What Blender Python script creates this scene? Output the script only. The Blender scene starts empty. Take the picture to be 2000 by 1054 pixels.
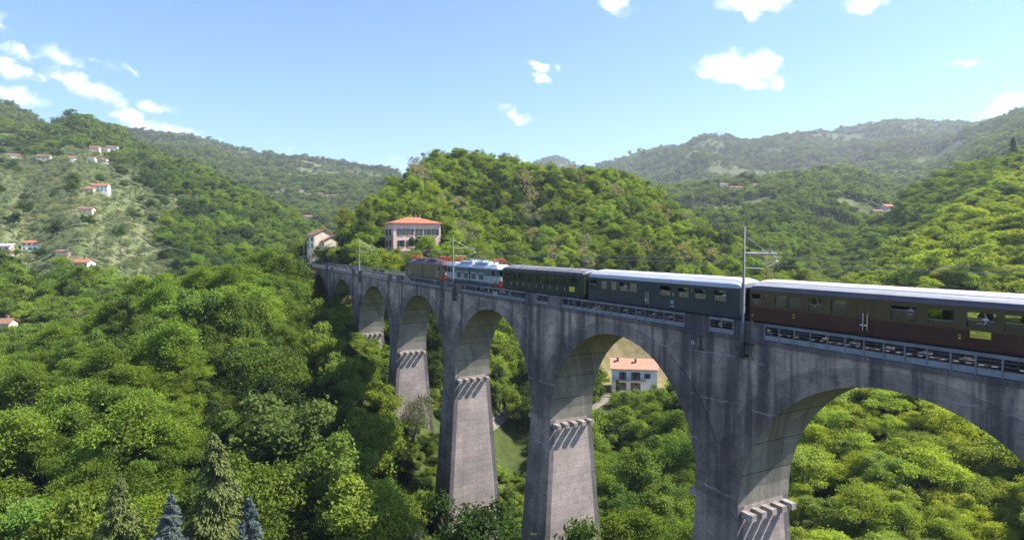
import bpy, math, random
import numpy as np
from mathutils import Vector, Matrix
random.seed(7)
RNG = np.random.default_rng(11)
SC = bpy.context.scene
COL = SC.collection
PI = math.pi

# ------------------------------------------------------------------ camera
FPX, TH = 1230.0, math.atan(52 / 1230.0)
CT, ST = math.cos(TH), math.sin(TH)
cam_d = bpy.data.cameras.new('camera'); cam = bpy.data.objects.new('camera', cam_d); COL.objects.link(cam)
cam_d.sensor_width = 36; cam_d.lens = 36 * FPX / 2000; cam_d.clip_start = .5; cam_d.clip_end = 30000
cam.rotation_euler = (PI / 2 - TH, 0, 0)
SC.camera = cam

def ray(px, py):
    a = (px - 1000) / FPX; b = (527 - py) / FPX
    return np.array([a, CT + b * ST, -ST + b * CT])
def at(px, py, Y):
    r = ray(px, py); return r * (Y / r[1])
def proj(X, Y, Z):
    f = Y * CT - Z * ST; up = Y * ST + Z * CT
    return 1000 + FPX * X / f, 527 - FPX * up / f

# ------------------------------------------------------------------ helpers
def link(o, parent=None):
    COL.objects.link(o)
    if parent is not None: o.parent = parent
    return o
def tag(o, label=None, cat=None, group=None, kind=None):
    if label: o['label'] = label
    if cat: o['category'] = cat
    if group: o['group'] = group
    if kind: o['kind'] = kind
    return o
def thing(name, label, cat, loc=(0, 0, 0), rz=0, group=None):
    o = bpy.data.objects.new(name, None); link(o)
    o.empty_display_size = .2
    o.location = loc; o.rotation_euler = (0, 0, rz)
    return tag(o, label, cat, group)
def dup(root, loc=None, rz=None, label=None, group=None):
    r = root.copy(); COL.objects.link(r)
    if loc is not None: r.location = loc
    if rz is not None: r.rotation_euler = (0, 0, rz)
    if label: r['label'] = label
    if group: r['group'] = group
    for ch in list(root.children):
        c = ch.copy(); COL.objects.link(c); c.parent = r
        for g in ch.children:
            d = g.copy(); COL.objects.link(d); d.parent = c
    return r

class MB:
    def __init__(s): s.v = []; s.f = []; s.m = []
    def add(s, vs, fs, m=0):
        n = len(s.v); s.v += [tuple(map(float, p)) for p in vs]
        for f in fs: s.f.append([i + n for i in f]); s.m.append(m)
        return s
    def box(s, x0, x1, y0, y1, z0, z1, m=0):
        vs = [(x, y, z) for z in (z0, z1) for y in (y0, y1) for x in (x0, x1)]
        return s.add(vs, [(0, 2, 3, 1), (4, 5, 7, 6), (0, 1, 5, 4), (2, 6, 7, 3), (0, 4, 6, 2), (1, 3, 7, 5)], m)
    def cbox(s, c, d, m=0):
        return s.box(c[0] - d[0] / 2, c[0] + d[0] / 2, c[1] - d[1] / 2, c[1] + d[1] / 2, c[2] - d[2] / 2, c[2] + d[2] / 2, m)
    def loft(s, rings, m=0, cap=True, closed=True):
        n = len(rings[0]); vs = [p for r in rings for p in r]; fs = []
        for i in range(len(rings) - 1):
            for j in range(n if closed else n - 1):
                k = (j + 1) % n
                fs.append((i * n + j, i * n + k, (i + 1) * n + k, (i + 1) * n + j))
        if cap:
            fs.append(tuple(range(n - 1, -1, -1))); fs.append(tuple((len(rings) - 1) * n + j for j in range(n)))
        return s.add(vs, fs, m)
    def tube(s, pts, rad, n=8, m=0):
        pts = [Vector(p) for p in pts]; rings = []
        if not hasattr(rad, '__len__'): rad = [rad] * len(pts)
        ref = Vector((.13, .27, .95)).normalized()
        for i, p in enumerate(pts):
            t = (pts[min(i + 1, len(pts) - 1)] - pts[max(i - 1, 0)]).normalized()
            a = t.cross(ref)
            if a.length < .1: a = t.cross(Vector((1, 0, 0)))
            a.normalize(); b = t.cross(a)
            rings.append([p + (a * math.cos(2 * PI * k / n) + b * math.sin(2 * PI * k / n)) * rad[i] for k in range(n)])
        return s.loft(rings, m)
    def bar(s, p, q, w, h=None, m=0):
        p = Vector(p); q = Vector(q); t = (q - p).normalized(); h = h or w
        a = t.cross(Vector((0, 0, 1)))
        if a.length < .1: a = Vector((1, 0, 0))
        a.normalize(); b = a.cross(t)
        return s.loft([[c + a * (i * w / 2) + b * (j * h / 2) for i, j in ((-1, -1), (1, -1), (1, 1), (-1, 1))] for c in (p, q)], m)
    def cyl(s, c, axis, r, h, n=16, m=0):
        c = Vector(c); a = Vector(axis).normalized()
        return s.tube([c - a * h / 2, c + a * h / 2], r, n, m)
    def ball(s, c, r, n=10, m=0):
        rx, ry, rz = r if hasattr(r, '__len__') else (r, r, r)
        rings = []
        for i in range(n // 2 + 1):
            th = -PI / 2 + PI * (.02 + .96 * i / (n // 2))
            rings.append([(c[0] + rx * math.cos(th) * math.cos(2 * PI * j / n), c[1] + ry * math.cos(th) * math.sin(2 * PI * j / n), c[2] + rz * math.sin(th)) for j in range(n)])
        return s.loft(rings, m)
    def build(s, name, mats, parent=None, smooth=False, loc=None, rz=None):
        me = bpy.data.meshes.new(name); me.from_pydata(s.v, [], s.f)
        for x in (mats if isinstance(mats, (list, tuple)) else [mats]): me.materials.append(x)
        me.polygons.foreach_set('material_index', s.m)
        if smooth: me.polygons.foreach_set('use_smooth', [True] * len(s.f))
        me.update()
        o = bpy.data.objects.new(name, me); link(o, parent)
        if loc is not None: o.location = loc
        if rz is not None: o.rotation_euler = (0, 0, rz)
        return o

def np_mesh(name, V, F, mats, attr=None, midx=None, smooth=False):
    """V (n,3), F (m,k) arrays -> mesh"""
    me = bpy.data.meshes.new(name)
    k = F.shape[1]
    me.vertices.add(len(V)); me.vertices.foreach_set('co', V.astype(np.float32).ravel())
    me.loops.add(F.size); me.loops.foreach_set('vertex_index', F.astype(np.int32).ravel())
    me.polygons.add(len(F)); me.polygons.foreach_set('loop_start', np.arange(0, F.size, k, dtype=np.int32))
    for x in mats: me.materials.append(x)
    if midx is not None: me.polygons.foreach_set('material_index', midx.astype(np.int32))
    if smooth: me.polygons.foreach_set('use_smooth', np.ones(len(F), dtype=bool))
    me.update(calc_edges=True)
    for an, (dom, typ, val) in (attr or {}).items():
        a = me.attributes.new(an, typ, dom)
        a.data.foreach_set('color' if 'COLOR' in typ else 'vector' if typ == 'FLOAT_VECTOR' else 'value', val.astype(np.int32 if typ == 'INT' else np.float32).ravel())
    return me

# ------------------------------------------------------------------ node helper
class NT:
    def __init__(s, tree): s.t = tree; s.n = tree.nodes; s.l = tree.links
    def new(s, typ, **kw):
        n = s.n.new(typ)
        for k, v in kw.items(): setattr(n, k, v)
        return n
    def set(s, sock, v):
        if hasattr(v, 'is_output') or hasattr(v, 'is_linked'): s.l.new(v, sock)
        else: sock.default_value = v
    def math(s, op, a, b=None, c=None, clamp=False):
        n = s.new('ShaderNodeMath', operation=op); n.use_clamp = clamp
        s.set(n.inputs[0], a)
        if b is not None: s.set(n.inputs[1], b)
        if c is not None: s.set(n.inputs[2], c)
        return n.outputs[0]
    def mix(s, f, a, b, mode='MIX'):
        n = s.new('ShaderNodeMix', data_type='RGBA', blend_type=mode)
        s.set(n.inputs[0], f)
        for k, v in ((6, a), (7, b)):
            if isinstance(v, (tuple, list)) and len(v) == 3: v = (*v, 1)
            s.set(n.inputs[k], v)
        return n.outputs[2]
    def noise(s, vec, scale, detail=4, rough=.55, sc=None):
        if sc is not None:
            mp = s.new('ShaderNodeMapping'); s.l.new(vec, mp.inputs[0]); mp.inputs[3].default_value = sc; vec = mp.outputs[0]
        n = s.new('ShaderNodeTexNoise'); s.l.new(vec, n.inputs['Vector'])
        n.inputs['Scale'].default_value = scale; n.inputs['Detail'].default_value = detail; n.inputs['Roughness'].default_value = rough
        return n.outputs[0]
    def ramp(s, v, a, b, smooth=True):
        n = s.new('ShaderNodeMapRange', interpolation_type='SMOOTHSTEP' if smooth else 'LINEAR'); s.set(n.inputs[0], v)
        n.inputs[1].default_value = a; n.inputs[2].default_value = b
        return n.outputs[0]

def new_mat(name):
    m = bpy.data.materials.new(name); m.use_nodes = True
    t = NT(m.node_tree); bs = m.node_tree.nodes['Principled BSDF']
    return m, t, bs

def paint(name, col, rough=.5, var=.25, scale=1.5, metal=0., spec=.5, dirt=None, stretch=(1, 1, 1)):
    m, t, bs = new_mat(name)
    tc = t.new('ShaderNodeTexCoord')
    n = t.noise(tc.outputs['Object'], scale, 5, .6, stretch)
    f = t.ramp(n, .3, .7)
    lo = tuple(c * (1 - var) for c in col); hi = tuple(min(1, c * (1 + var * .6)) for c in col)
    c = t.mix(f, lo, hi)
    if dirt:
        n2 = t.noise(tc.outputs['Object'], scale * 2.3, 6, .7, stretch)
        c = t.mix(t.math('MULTIPLY', t.ramp(n2, .5, .75), dirt[1]), c, dirt[0])
    t.l.new(c, bs.inputs['Base Color'])
    bs.inputs['Roughness'].default_value = rough; bs.inputs['Metallic'].default_value = metal
    bs.inputs['Specular IOR Level'].default_value = spec
    return m
# ------------------------------------------------------------------ light, sky and clouds
SUN = Vector((.66, .06, .75)).normalized()
sd = bpy.data.lights.new('sun', 'SUN'); sd.energy = 4.8; sd.angle = math.radians(.5); sd.color = (1, .95, .87)
so = bpy.data.objects.new('sun', sd); COL.objects.link(so)
so.rotation_euler = SUN.to_track_quat('Z', 'Y').to_euler()
W = bpy.data.worlds.new('World'); SC.world = W; W.use_nodes = True
wt = NT(W.node_tree); W.node_tree.nodes.clear()
sky = wt.new('ShaderNodeTexSky', sky_type='NISHITA'); sky.sun_disc = False
sky.sun_elevation = math.asin(SUN.z); sky.sun_rotation = math.atan2(SUN.x, SUN.y)
sky.air_density = 1.0; sky.dust_density = .25; sky.ozone_density = 1.6; sky.altitude = 300
tcw = wt.new('ShaderNodeTexCoord')
sep = wt.new('ShaderNodeSeparateXYZ'); wt.l.new(tcw.outputs['Generated'], sep.inputs[0])
yy = wt.math('MAXIMUM', sep.outputs[1], .02)
U = wt.math('DIVIDE', sep.outputs[0], yy); V_ = wt.math('DIVIDE', sep.outputs[2], yy)
cm0 = wt.new('ShaderNodeCombineXYZ'); wt.l.new(U, cm0.inputs[0]); wt.l.new(V_, cm0.inputs[1])
def warp(a, sc, amp, off): return wt.math('ADD', a, wt.math('MULTIPLY', wt.math('SUBTRACT', wt.noise(cm0.outputs[0], sc, 5, .65, (1, 1.3, 1 + off)), .5), amp))
cmb = wt.new('ShaderNodeCombineXYZ'); wt.l.new(warp(U, 30, .05, 0), cmb.inputs[0]); wt.l.new(warp(wt.math('ADD', V_, 0.0), 26, .034, 3), cmb.inputs[1])
cmb.inputs[2].default_value = 0
nz = wt.noise(cmb.outputs[0], 14, 7, .62, (1, 1.5, 1))
nz2 = wt.noise(cmb.outputs[0], 42, 4, .6)
# clouds: direction (as photo pixels for convenience), half sizes, tilt (deg, + = falls to the right), strength
CL = [(35, 100, 52, 14, 12, 1), (115, 110, 56, 17, 22, 1.1), (190, 122, 40, 8, 22, .5), (252, 140, 28, 6, 32, .3), (22, 134, 52, 20, 24, 1.2), (80, 152, 40, 10, 24, .6), (165, 168, 74, 21, 24, 1.4),
      (32, 188, 70, 17, 14, 1.3), (-10, 40, 42, 18, 40, .6), (318, 212, 42, 13, 14, .9), (275, 240, 52, 17, 20, 1.2), (340, 256, 66, 17, 16, 1.2), (778, 320, 34, 18, -10, .55), (1005, 224, 36, 14, 24, 1.1), (935, 266, 32, 8, 10, .4),
      (1048, 128, 22, 9, 18, .75), (1056, 154, 20, 11, 14, .8), (1087, 132, 9, 8, 0, .5), (1200, 8, 40, 24, 10, .9), (1480, 6, 78, 20, 0, 1.3), (1470, 24, 24, 16, 30, 1.2), (1690, 6, 46, 18, -15, 1.4),
      (1725, 34, 10, 8, 0, .8), (1430, 132, 66, 30, 6, 1.5), (1490, 125, 34, 26, 20, 1.3), (1520, 158, 18, 16, 20, 1.2), (1395, 142, 36, 15, 0, 1.1), (1460, 152, 34, 18, 20, 1.1), (1880, 122, 40, 11, -8, .75), (1945, 135, 34, 8, 20, .4),
      (1955, 208, 62, 17, -28, 1.3), (2005, 185, 50, 16, -20, 1.2), (1720, 208, 22, 7, 0, .35), (570, 294, 9, 7, 0, .5), (435, 274, 14, 6, 20, .5)]
tot = None
for (cx, cy, a, b, tl, st) in CL:
    d = ray(cx, cy); u0, v0 = d[0] / d[1], d[2] / d[1]; T = math.radians(tl); c_, s_ = math.cos(T), math.sin(T)
    a /= FPX; b /= FPX
    mp = wt.new('ShaderNodeMapping', vector_type='TEXTURE'); wt.l.new(cmb.outputs[0], mp.inputs[0])
    mp.inputs[1].default_value = (u0, v0, 0); mp.inputs[2].default_value = (0, 0, -T); mp.inputs[3].default_value = (a * 1.35, b * 1.35, 1)
    ln = wt.new('ShaderNodeVectorMath', operation='LENGTH'); wt.l.new(mp.outputs[0], ln.inputs[0])
    m_ = wt.math('MULTIPLY', wt.math('SUBTRACT', 1.0, ln.outputs['Value']), st)
    tot = m_ if tot is None else wt.math('MAXIMUM', tot, m_)
dens = wt.math('ADD', wt.math('MULTIPLY', tot, 1.5), wt.math('MULTIPLY', wt.math('SUBTRACT', nz, .56), 3.2))
dens = wt.math('ADD', dens, wt.math('MULTIPLY', wt.math('SUBTRACT', nz2, .5), 1.3))
dens = wt.ramp(dens, -.05, 1.75)
dens = wt.math('MULTIPLY', dens, wt.ramp(tot, -.02, .3))
lum = wt.ramp(nz, .40, .66)
skyc = wt.mix(1.0, sky.outputs[0], (.74, .885, 1.12), 'MULTIPLY')
cc = wt.mix(lum, (6.6, 6.9, 7.4), (10, 10, 10))
colr = wt.mix(dens, skyc, cc)
bg = wt.new('ShaderNodeBackground'); wt.l.new(colr, bg.inputs[0]); bg.inputs[1].default_value = .095
ow = wt.new('ShaderNodeOutputWorld'); wt.l.new(bg.outputs[0], ow.inputs[0])
W.cycles.sampling_method = 'MANUAL'; W.cycles.sample_map_resolution = 1024
SC.view_settings.view_transform = 'Standard'; SC.view_settings.look = 'None'; SC.view_settings.exposure = 1.3; SC.view_settings.gamma = 1
SC.cycles.use_denoising = True
SC.cycles.max_bounces = 5; SC.cycles.diffuse_bounces = 3; SC.cycles.glossy_bounces = 3; SC.cycles.transmission_bounces = 3; SC.cycles.transparent_max_bounces = 8; SC.cycles.volume_bounces = 0
SC.cycles.use_light_tree = False

# ------------------------------------------------------------------ terrain
def vnoise(x, y, seed=0):
    xi = np.floor(x).astype(np.int64); yi = np.floor(y).astype(np.int64); fx = x - xi; fy = y - yi
    fx = fx * fx * (3 - 2 * fx); fy = fy * fy * (3 - 2 * fy)
    def h(a, b):
        n = (a * 374761393 + b * 668265263 + seed * 974634777) & 0x7fffffff
        n = ((n ^ (n >> 13)) * 1274126177) & 0x7fffffff
        return ((n ^ (n >> 16)) & 0xffff) / 65535.0
    return (h(xi, yi) * (1 - fx) + h(xi + 1, yi) * fx) * (1 - fy) + (h(xi, yi + 1) * (1 - fx) + h(xi + 1, yi + 1) * fx) * fy
def fbm(x, y, o=4, seed=0):
    s = 0; a = .5; 
    for i in range(o): s = s + a * vnoise(x * 2 ** i + 17.3 * i, y * 2 ** i - 9.1 * i, seed + i); a *= .5
    return s / (1 - .5 ** o)

# ridges: name, tree height, knots (px, py of the wooded skyline, distance, front slope), back slope, rounding
RID = [
 ('A', 7.5, [(-700, 760, 100, .12), (-300, 740, 105, .12), (0, 668, 120, .15), (70, 640, 125, .17), (150, 600, 132, .2), (250, 545, 140, .24), (330, 512, 148, .27), (400, 497, 155, .29), (480, 478, 165, .31), (560, 472, 176, .33), (610, 488, 186, .36), (660, 503, 196, .37), (720, 540, 200, .36), (800, 640, 200, .3), (900, 760, 190, .2), (1000, 900, 180, .1)], .30, 12),
 ('B', 1.5, [(-700, 240, 900, .36), (-100, 245, 900, .31), (0, 246, 900, .31), (80, 238, 900, .31), (150, 226, 900, .31), (190, 236, 880, .31), (250, 260, 830, .31), (300, 286, 780, .31), (400, 322, 700, .30), (450, 346, 650, .3), (500, 376, 600, .3), (560, 406, 540, .29), (600, 434, 500, .28), (640, 462, 460, .26), (700, 520, 420, .2), (800, 640, 380, .1)], .3, 50),
 ('C', 4, [(560, 560, 250, .2), (640, 445, 250, .24), (700, 395, 270, .28), (740, 375, 300, .31), (790, 345, 330, .33), (820, 308, 350, .36), (870, 297, 370, .39), (920, 290, 380, .42), (1000, 305, 380, .45), (1050, 320, 370, .45), (1100, 326, 365, .45), (1200, 327, 360, .44), (1260, 345, 350, .43), (1290, 374, 335, .42), (1330, 400, 320, .40), (1400, 440, 310, .36), (1450, 468, 300, .3), (1500, 495, 290, .24), (1560, 522, 285, .2), (1650, 560, 280, .14), (1800, 640, 280, .1)], .35, 40),
 ('D', 7, [(1300, 740, 190, .02), (1400, 690, 195, .05), (1500, 625, 200, .12), (1580, 575, 208, .17), (1640, 540, 216, .2), (1700, 500, 230, .22), (1750, 462, 245, .24), (1800, 425, 260, .27), (1850, 396, 278, .29), (1900, 366, 298, .31), (1950, 334, 318, .33), (2000, 305, 338, .34), (2080, 275, 355, .34), (2250, 270, 370, .33), (2700, 330, 380, .3)], .3, 25),
 ('E', 7, [(1500, 560, 520, .2), (1600, 475, 500, .25), (1640, 452, 490, .3), (1690, 428, 480, .34), (1740, 397, 470, .36), (1780, 366, 465, .38), (1830, 333, 460, .4), (1900, 304, 450, .4), (2000, 292, 440, .4), (2200, 262, 420, .4), (2700, 300, 400, .5)], .35, 40),
 ('F', 7.5, [(900, 430, 950, .25), (1100, 395, 930, .28), (1200, 372, 900, .3), (1290, 348, 900, .3), (1400, 338, 900, .3), (1500, 330, 900, .3), (1560, 322, 900, .3), (1628, 323, 900, .3), (1697, 340, 880, .3), (1751, 367, 850, .3), (1800, 400, 830, .3), (1900, 450, 800, .3)], .35, 90),
 ('K', 7.5, [(1200, 470, 640, .25), (1300, 440, 630, .26), (1400, 412, 620, .28), (1500, 388, 610, .3), (1560, 392, 600, .3), (1628, 414, 590, .3), (1680, 446, 570, .3), (1740, 500, 550, .3)], .45, 60),
 ('G', 8, [(900, 380, 2700, .2), (1100, 338, 2700, .24), (1170, 318, 2700, .26), (1230, 300, 2700, .27), (1290, 293, 2600, .28), (1330, 280, 2600, .28), (1372, 267, 2600, .28), (1450, 271, 2600, .28), (1550, 264, 2700, .28), (1650, 259, 2800, .28), (1700, 246, 2900, .28), (1760, 239, 2900, .28), (1850, 239, 2900, .28), (1900, 243, 2900, .28), (2000, 240, 2900, .28), (2700, 200, 2900, .28)], .3, 250),
 ('M', 8, [(1500, 410, 1700, .2), (1640, 372, 1700, .24), (1700, 346, 1700, .25), (1750, 327, 1700, .26), (1800, 303, 1700, .26), (1850, 278, 1700, .27), (1900, 253, 1700, .27), (1950, 234, 1700, .27), (2000, 222, 1700, .27), (2200, 190, 1700, .32), (2700, 200, 1700, .36)], .3, 150),
 ('H', 3, [(-700, 300, 2300, .22), (0, 270, 2300, .24), (200, 262, 2300, .24), (300, 262, 2300, .24), (380, 275, 2300, .24), (430, 282, 2300, .24), (460, 294, 2250, .24), (530, 301, 2200, .23), (590, 316, 2150, .22), (630, 323, 2100, .22), (680, 323, 2100, .21), (720, 331, 2100, .2), (780, 342, 2100, .19), (860, 372, 2100, .17), (1000, 420, 2100, .1)], .3, 200),
 ('I', 7, [(-900, 236, 1500, .4), (-200, 226, 1450, .36), (0, 218, 1400, .28), (40, 228, 1400, .28), (80, 246, 1380, .28), (140, 275, 1350, .28), (200, 300, 1300, .25), (300, 360, 1300, .2)], .3, 120),
 ('J', 8, [(900, 370, 3600, .2), (1000, 334, 3600, .2), (1040, 319, 3600, .2), (1075, 311, 3600, .2), (1115, 318, 3600, .2), (1180, 334, 3600, .2), (1260, 350, 3600, .2)], .2, 150),
]
PXG = np.arange(-1500, 3501, 5.0)
RT = []
for (nm, th, kn, kb, w) in RID:
    k = np.array(kn, float)
    zc = np.array([at(p, q, Y)[2] - th for p, q, Y, s in kn])
    ker = np.exp(-.5 * (np.arange(-12, 13) / (2.2 if k[:, 2].max() < 260 else 3)) ** 2); ker /= ker.sum()
    def sm(v):
        g = np.interp(PXG, k[:, 0], v); return np.convolve(np.pad(g, 12, mode='edge'), ker, 'valid')
    RT.append((nm, sm(zc), sm(k[:, 2]), sm(k[:, 3]), kb, w))
# the line of the viaduct: local x runs towards the camera side, y across (away), z up
ANG = math.atan2(-.8752, .4838); DV = np.array([-.4838, .8752]); LV = np.array([.8752, .4838])
def w2l(X, Y): return -(X * DV[0] + Y * DV[1]), X * LV[0] + Y * LV[1]
def l2w(x, y): return -x * DV[0] + y * LV[0], -x * DV[1] + y * LV[1]

def pad(px, py, Y, r, dz=0., dy=0.): p = at(px, py, Y); return (p[0], p[1] + dy, p[2] + dz, r)
PADS = [pad(806, 486, 205, 32, -.6), pad(627, 496, 232, 24, -.3), pad(1243, 765, 176, 44, 0, -6)]
def terrain(X, Y, idx=False):
    X = np.asarray(X, float); Y = np.asarray(Y, float)
    Yc = np.maximum(Y, 5.0); px = 1000 + FPX * X / Yc / CT
    z = -46 + .03 * np.maximum(0, Yc - 260) + .0 * X
    fl = z.copy(); best = fl.copy(); bi = np.full(z.shape, -1)
    for i, (nm, zc, yc, kf, kb, w) in enumerate(RT):
        a = np.interp(px, PXG, yc) - Yc; c = np.interp(px, PXG, zc); f = np.interp(px, PXG, kf)
        r = np.sqrt(a * a + w * w) - w
        h = c - np.where(a > 0, f, kb) * r
        if bi is not None:
            m = h > best; best = np.where(m, h, best); bi = np.where(m, i, bi)
        e = 2.5 + .008 * Yc
        z = .5 * (z + h + np.sqrt((z - h) ** 2 + e * e)) - .12 * e
    far = np.clip((Yc - 280) / 500, 0, 1)
    z = z + far * (fbm(X / 130, Y / 130, 4, 3) - .5) * (14 + .028 * np.minimum(Yc, 2500)) * np.clip((z + 46) / 60, .0, 1)
    z = z + far * np.abs(fbm(X / 420 + 5, Y / 420, 3, 9) - .5) * -60 * np.clip((Yc - 900) / 900, 0, 1)
    z = z + (fbm(X / 22, Y / 22, 3, 5) - .5) * 2.5
    for (xp, yp, zp, rp) in PADS:
        q = np.clip((1 - np.sqrt((X - xp) ** 2 + (Y - yp) ** 2) / rp) / .55, 0, 1); q = q * q * (3 - 2 * q); z = z * (1 - q) + zp * q
    # the trackbed beyond the far abutment
    lx, ly = w2l(X, Y); s = -lx
    g = np.clip((s - 184) / 6, 0, 1) * np.clip((250 - s) / 15, 0, 1) * np.clip(1 - (np.abs(ly - 39.5) - 4) / 9, 0, 1)
    z = z * (1 - g) + g * (-7.35)
    return (z, bi) if idx else z

def hit(px, py, y0=20, y1=4000):
    r = ray(px, py); Ys = np.exp(np.linspace(math.log(y0), math.log(y1), 1500))
    P = r[None, :] * (Ys / r[1])[:, None]; h = terrain(P[:, 0], P[:, 1]); k = np.nonzero(P[:, 2] < h)[0]
    if len(k) == 0: return at(px, py, 1000)
    p = P[k[0]].copy(); p[2] = h[k[0]]; return p

# ground sheet
us = np.linspace(-1.5, 1.5, 481); Ys = np.concatenate([np.linspace(6, 60, 14)[:-1], np.exp(np.linspace(math.log(60), math.log(4400), 400))])
UU, YY = np.meshgrid(us, Ys); XX = UU * YY
ZZ, BI = terrain(XX, YY, True)
n0, n1 = UU.shape
Vg = np.stack([XX, YY, ZZ], -1).reshape(-1, 3)
ii = (np.arange(n0 - 1)[:, None] * n1 + np.arange(n1 - 1)[None, :]).ravel()
Fg = np.stack([ii, ii + 1, ii + 1 + n1, ii + n1], -1)
def screen(X, Y, Z): return proj(X, np.maximum(Y, 1), Z)
PXg, PYg = screen(XX, YY, ZZ)
def inbox(px, py, c, r, soft=1.0): return np.clip((1.25 - np.sqrt(((px - c[0]) / r[0]) ** 2 + ((py - c[1]) / r[1]) ** 2)) / .5, 0, 1)
HX, HY, HZ = at(1243, 763, 176)            # the white house below the arch
def meadow(X, Y):
    """dry meadow round the house below the arches (world metres)"""
    n = (fbm(X / 14, Y / 14, 3, 21) - .5) * 16
    return np.clip(1.6 - np.sqrt(((X - HX - 2) / 22) ** 2 + ((Y - HY - 24 + n) / 24) ** 2) * 1.1, 0, 1)
def lawn(X, Y):
    n = (fbm(X / 8, Y / 8, 3, 22) - .5) * 8
    return np.clip(1.6 - np.sqrt(((X + 2) / 10) ** 2 + ((Y - 114 + n) / 18) ** 2) * 1.3, 0, 1)
def groves(X, Y):
    """open terraces with olive trees on the far left hillside"""
    u = X / Y; e = (fbm(X / 60, Y / 60, 3, 31) - .5)
    return np.clip((-.53 + e * .2 - u) / .05, 0, 1) * np.clip((Y - 235) / 40, 0, 1) * np.clip((640 + e * 220 - Y) / 60, 0, 1)

hm = bpy.data.materials.new('haze'); hm.use_nodes = True; hm.node_tree.nodes.clear(); ht = NT(hm.node_tree)
pv = ht.new('ShaderNodeVolumePrincipled'); pv.inputs['Color'].default_value = (.80, .89, 1, 1); pv.inputs['Density'].default_value = .00012; pv.inputs['Density Attribute'].default_value = ''; pv.inputs['Anisotropy'].default_value = .25
ho = ht.new('ShaderNodeOutputMaterial'); ht.l.new(pv.outputs[0], ho.inputs['Volume']); hm.cycles.homogeneous_volume = True
mb = MB(); mb.box(-6900, 6900, -120, 4700, -120, 560); haze = mb.build('haze', hm); tag(haze, kind='stuff')

def clearing(X, Y): return np.clip((fbm(X / 80, Y / 60, 3, 77) - .60) / .04, 0, 1) * np.clip((Y - 560) / 100, 0, 1)
# ------------------------------------------------------------------ ground object
zone = np.stack([meadow(XX, YY), lawn(XX, YY), np.maximum(groves(XX, YY), clearing(XX, YY) * .9), np.ones_like(XX)], -1).reshape(-1, 4)
gm, t, bs = new_mat('ground')
g_ = t.new('ShaderNodeNewGeometry'); at_ = t.new('ShaderNodeAttribute', attribute_name='zone'); sp = t.new('ShaderNodeSeparateColor'); t.l.new(at_.outputs['Color'], sp.inputs[0])
pos = g_.outputs['Position']
n1_ = t.noise(pos, .35, 6, .65); n2_ = t.noise(pos, .06, 5, .6); n3_ = t.noise(pos, 1.6, 5, .7)
floorc = t.mix(t.ramp(n1_, .35, .65), (.045, .05, .018), (.06, .085, .02))
dry = t.mix(t.ramp(n1_, .4, .62), (.30, .235, .13), (.20, .18, .07)); dry = t.mix(t.math('MULTIPLY', t.ramp(n3_, .5, .7), .6), dry, (.12, .13, .04))
grass = t.mix(t.ramp(n3_, .35, .7), (.05, .085, .018), (.10, .125, .035))
ter = t.mix(t.ramp(n2_, .4, .6), (.10, .135, .045), (.165, .17, .085)); ter = t.mix(t.math('MULTIPLY', t.ramp(n1_, .45, .7), .7), ter, (.06, .09, .03))
c = t.mix(sp.outputs[2], floorc, ter); c = t.mix(sp.outputs[0], c, dry); c = t.mix(sp.outputs[1], c, grass)
t.l.new(c, bs.inputs['Base Color']); bs.inputs['Roughness'].default_value = 1; bs.inputs['Specular IOR Level'].default_value = .1
gme = np_mesh('ground', Vg, Fg, [gm], {'zone': ('POINT', 'FLOAT_COLOR', zone)}, smooth=True)
ground = bpy.data.objects.new('ground', gme); link(ground); tag(ground, kind='structure')

def ribbon(name, pts, w, mat, lift=.12, step=1.0, kind='structure'):
    """a strip draped on the terrain"""
    P = [np.array(p[:2]) for p in pts]; Q = []
    for a, b in zip(P[:-1], P[1:]):
        k = max(2, int(np.linalg.norm(b - a) / step))
        Q += [a + (b - a) * i / k for i in range(k)]
    Q.append(P[-1]); Q = np.array(Q)
    for _ in range(6): Q[1:-1] = .25 * Q[:-2] + .5 * Q[1:-1] + .25 * Q[2:]
    mb = MB(); rings = []
    for i, q in enumerate(Q):
        tt = Q[min(i + 1, len(Q) - 1)] - Q[max(i - 1, 0)]; tt /= np.linalg.norm(tt); nn = np.array([-tt[1], tt[0]])
        ww = w * (1 + .25 * (vnoise(np.array(i * .35), np.array(2.2), 4) - .5))
        rings.append([(*(q + nn * ww * s), float(terrain(*(q + nn * ww * s))) + lift + (0.06 if abs(s) < .3 else 0)) for s in (-.5, -.25, 0, .25, .5)])
    mb.loft(rings, cap=False, closed=False)
    o = mb.build(name, mat, smooth=True)
    return tag(o, kind=kind)
pathm = paint('gravel', (.19, .165, .13), .95, .35, .8, dirt=((.10, .10, .05), .8))

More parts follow.
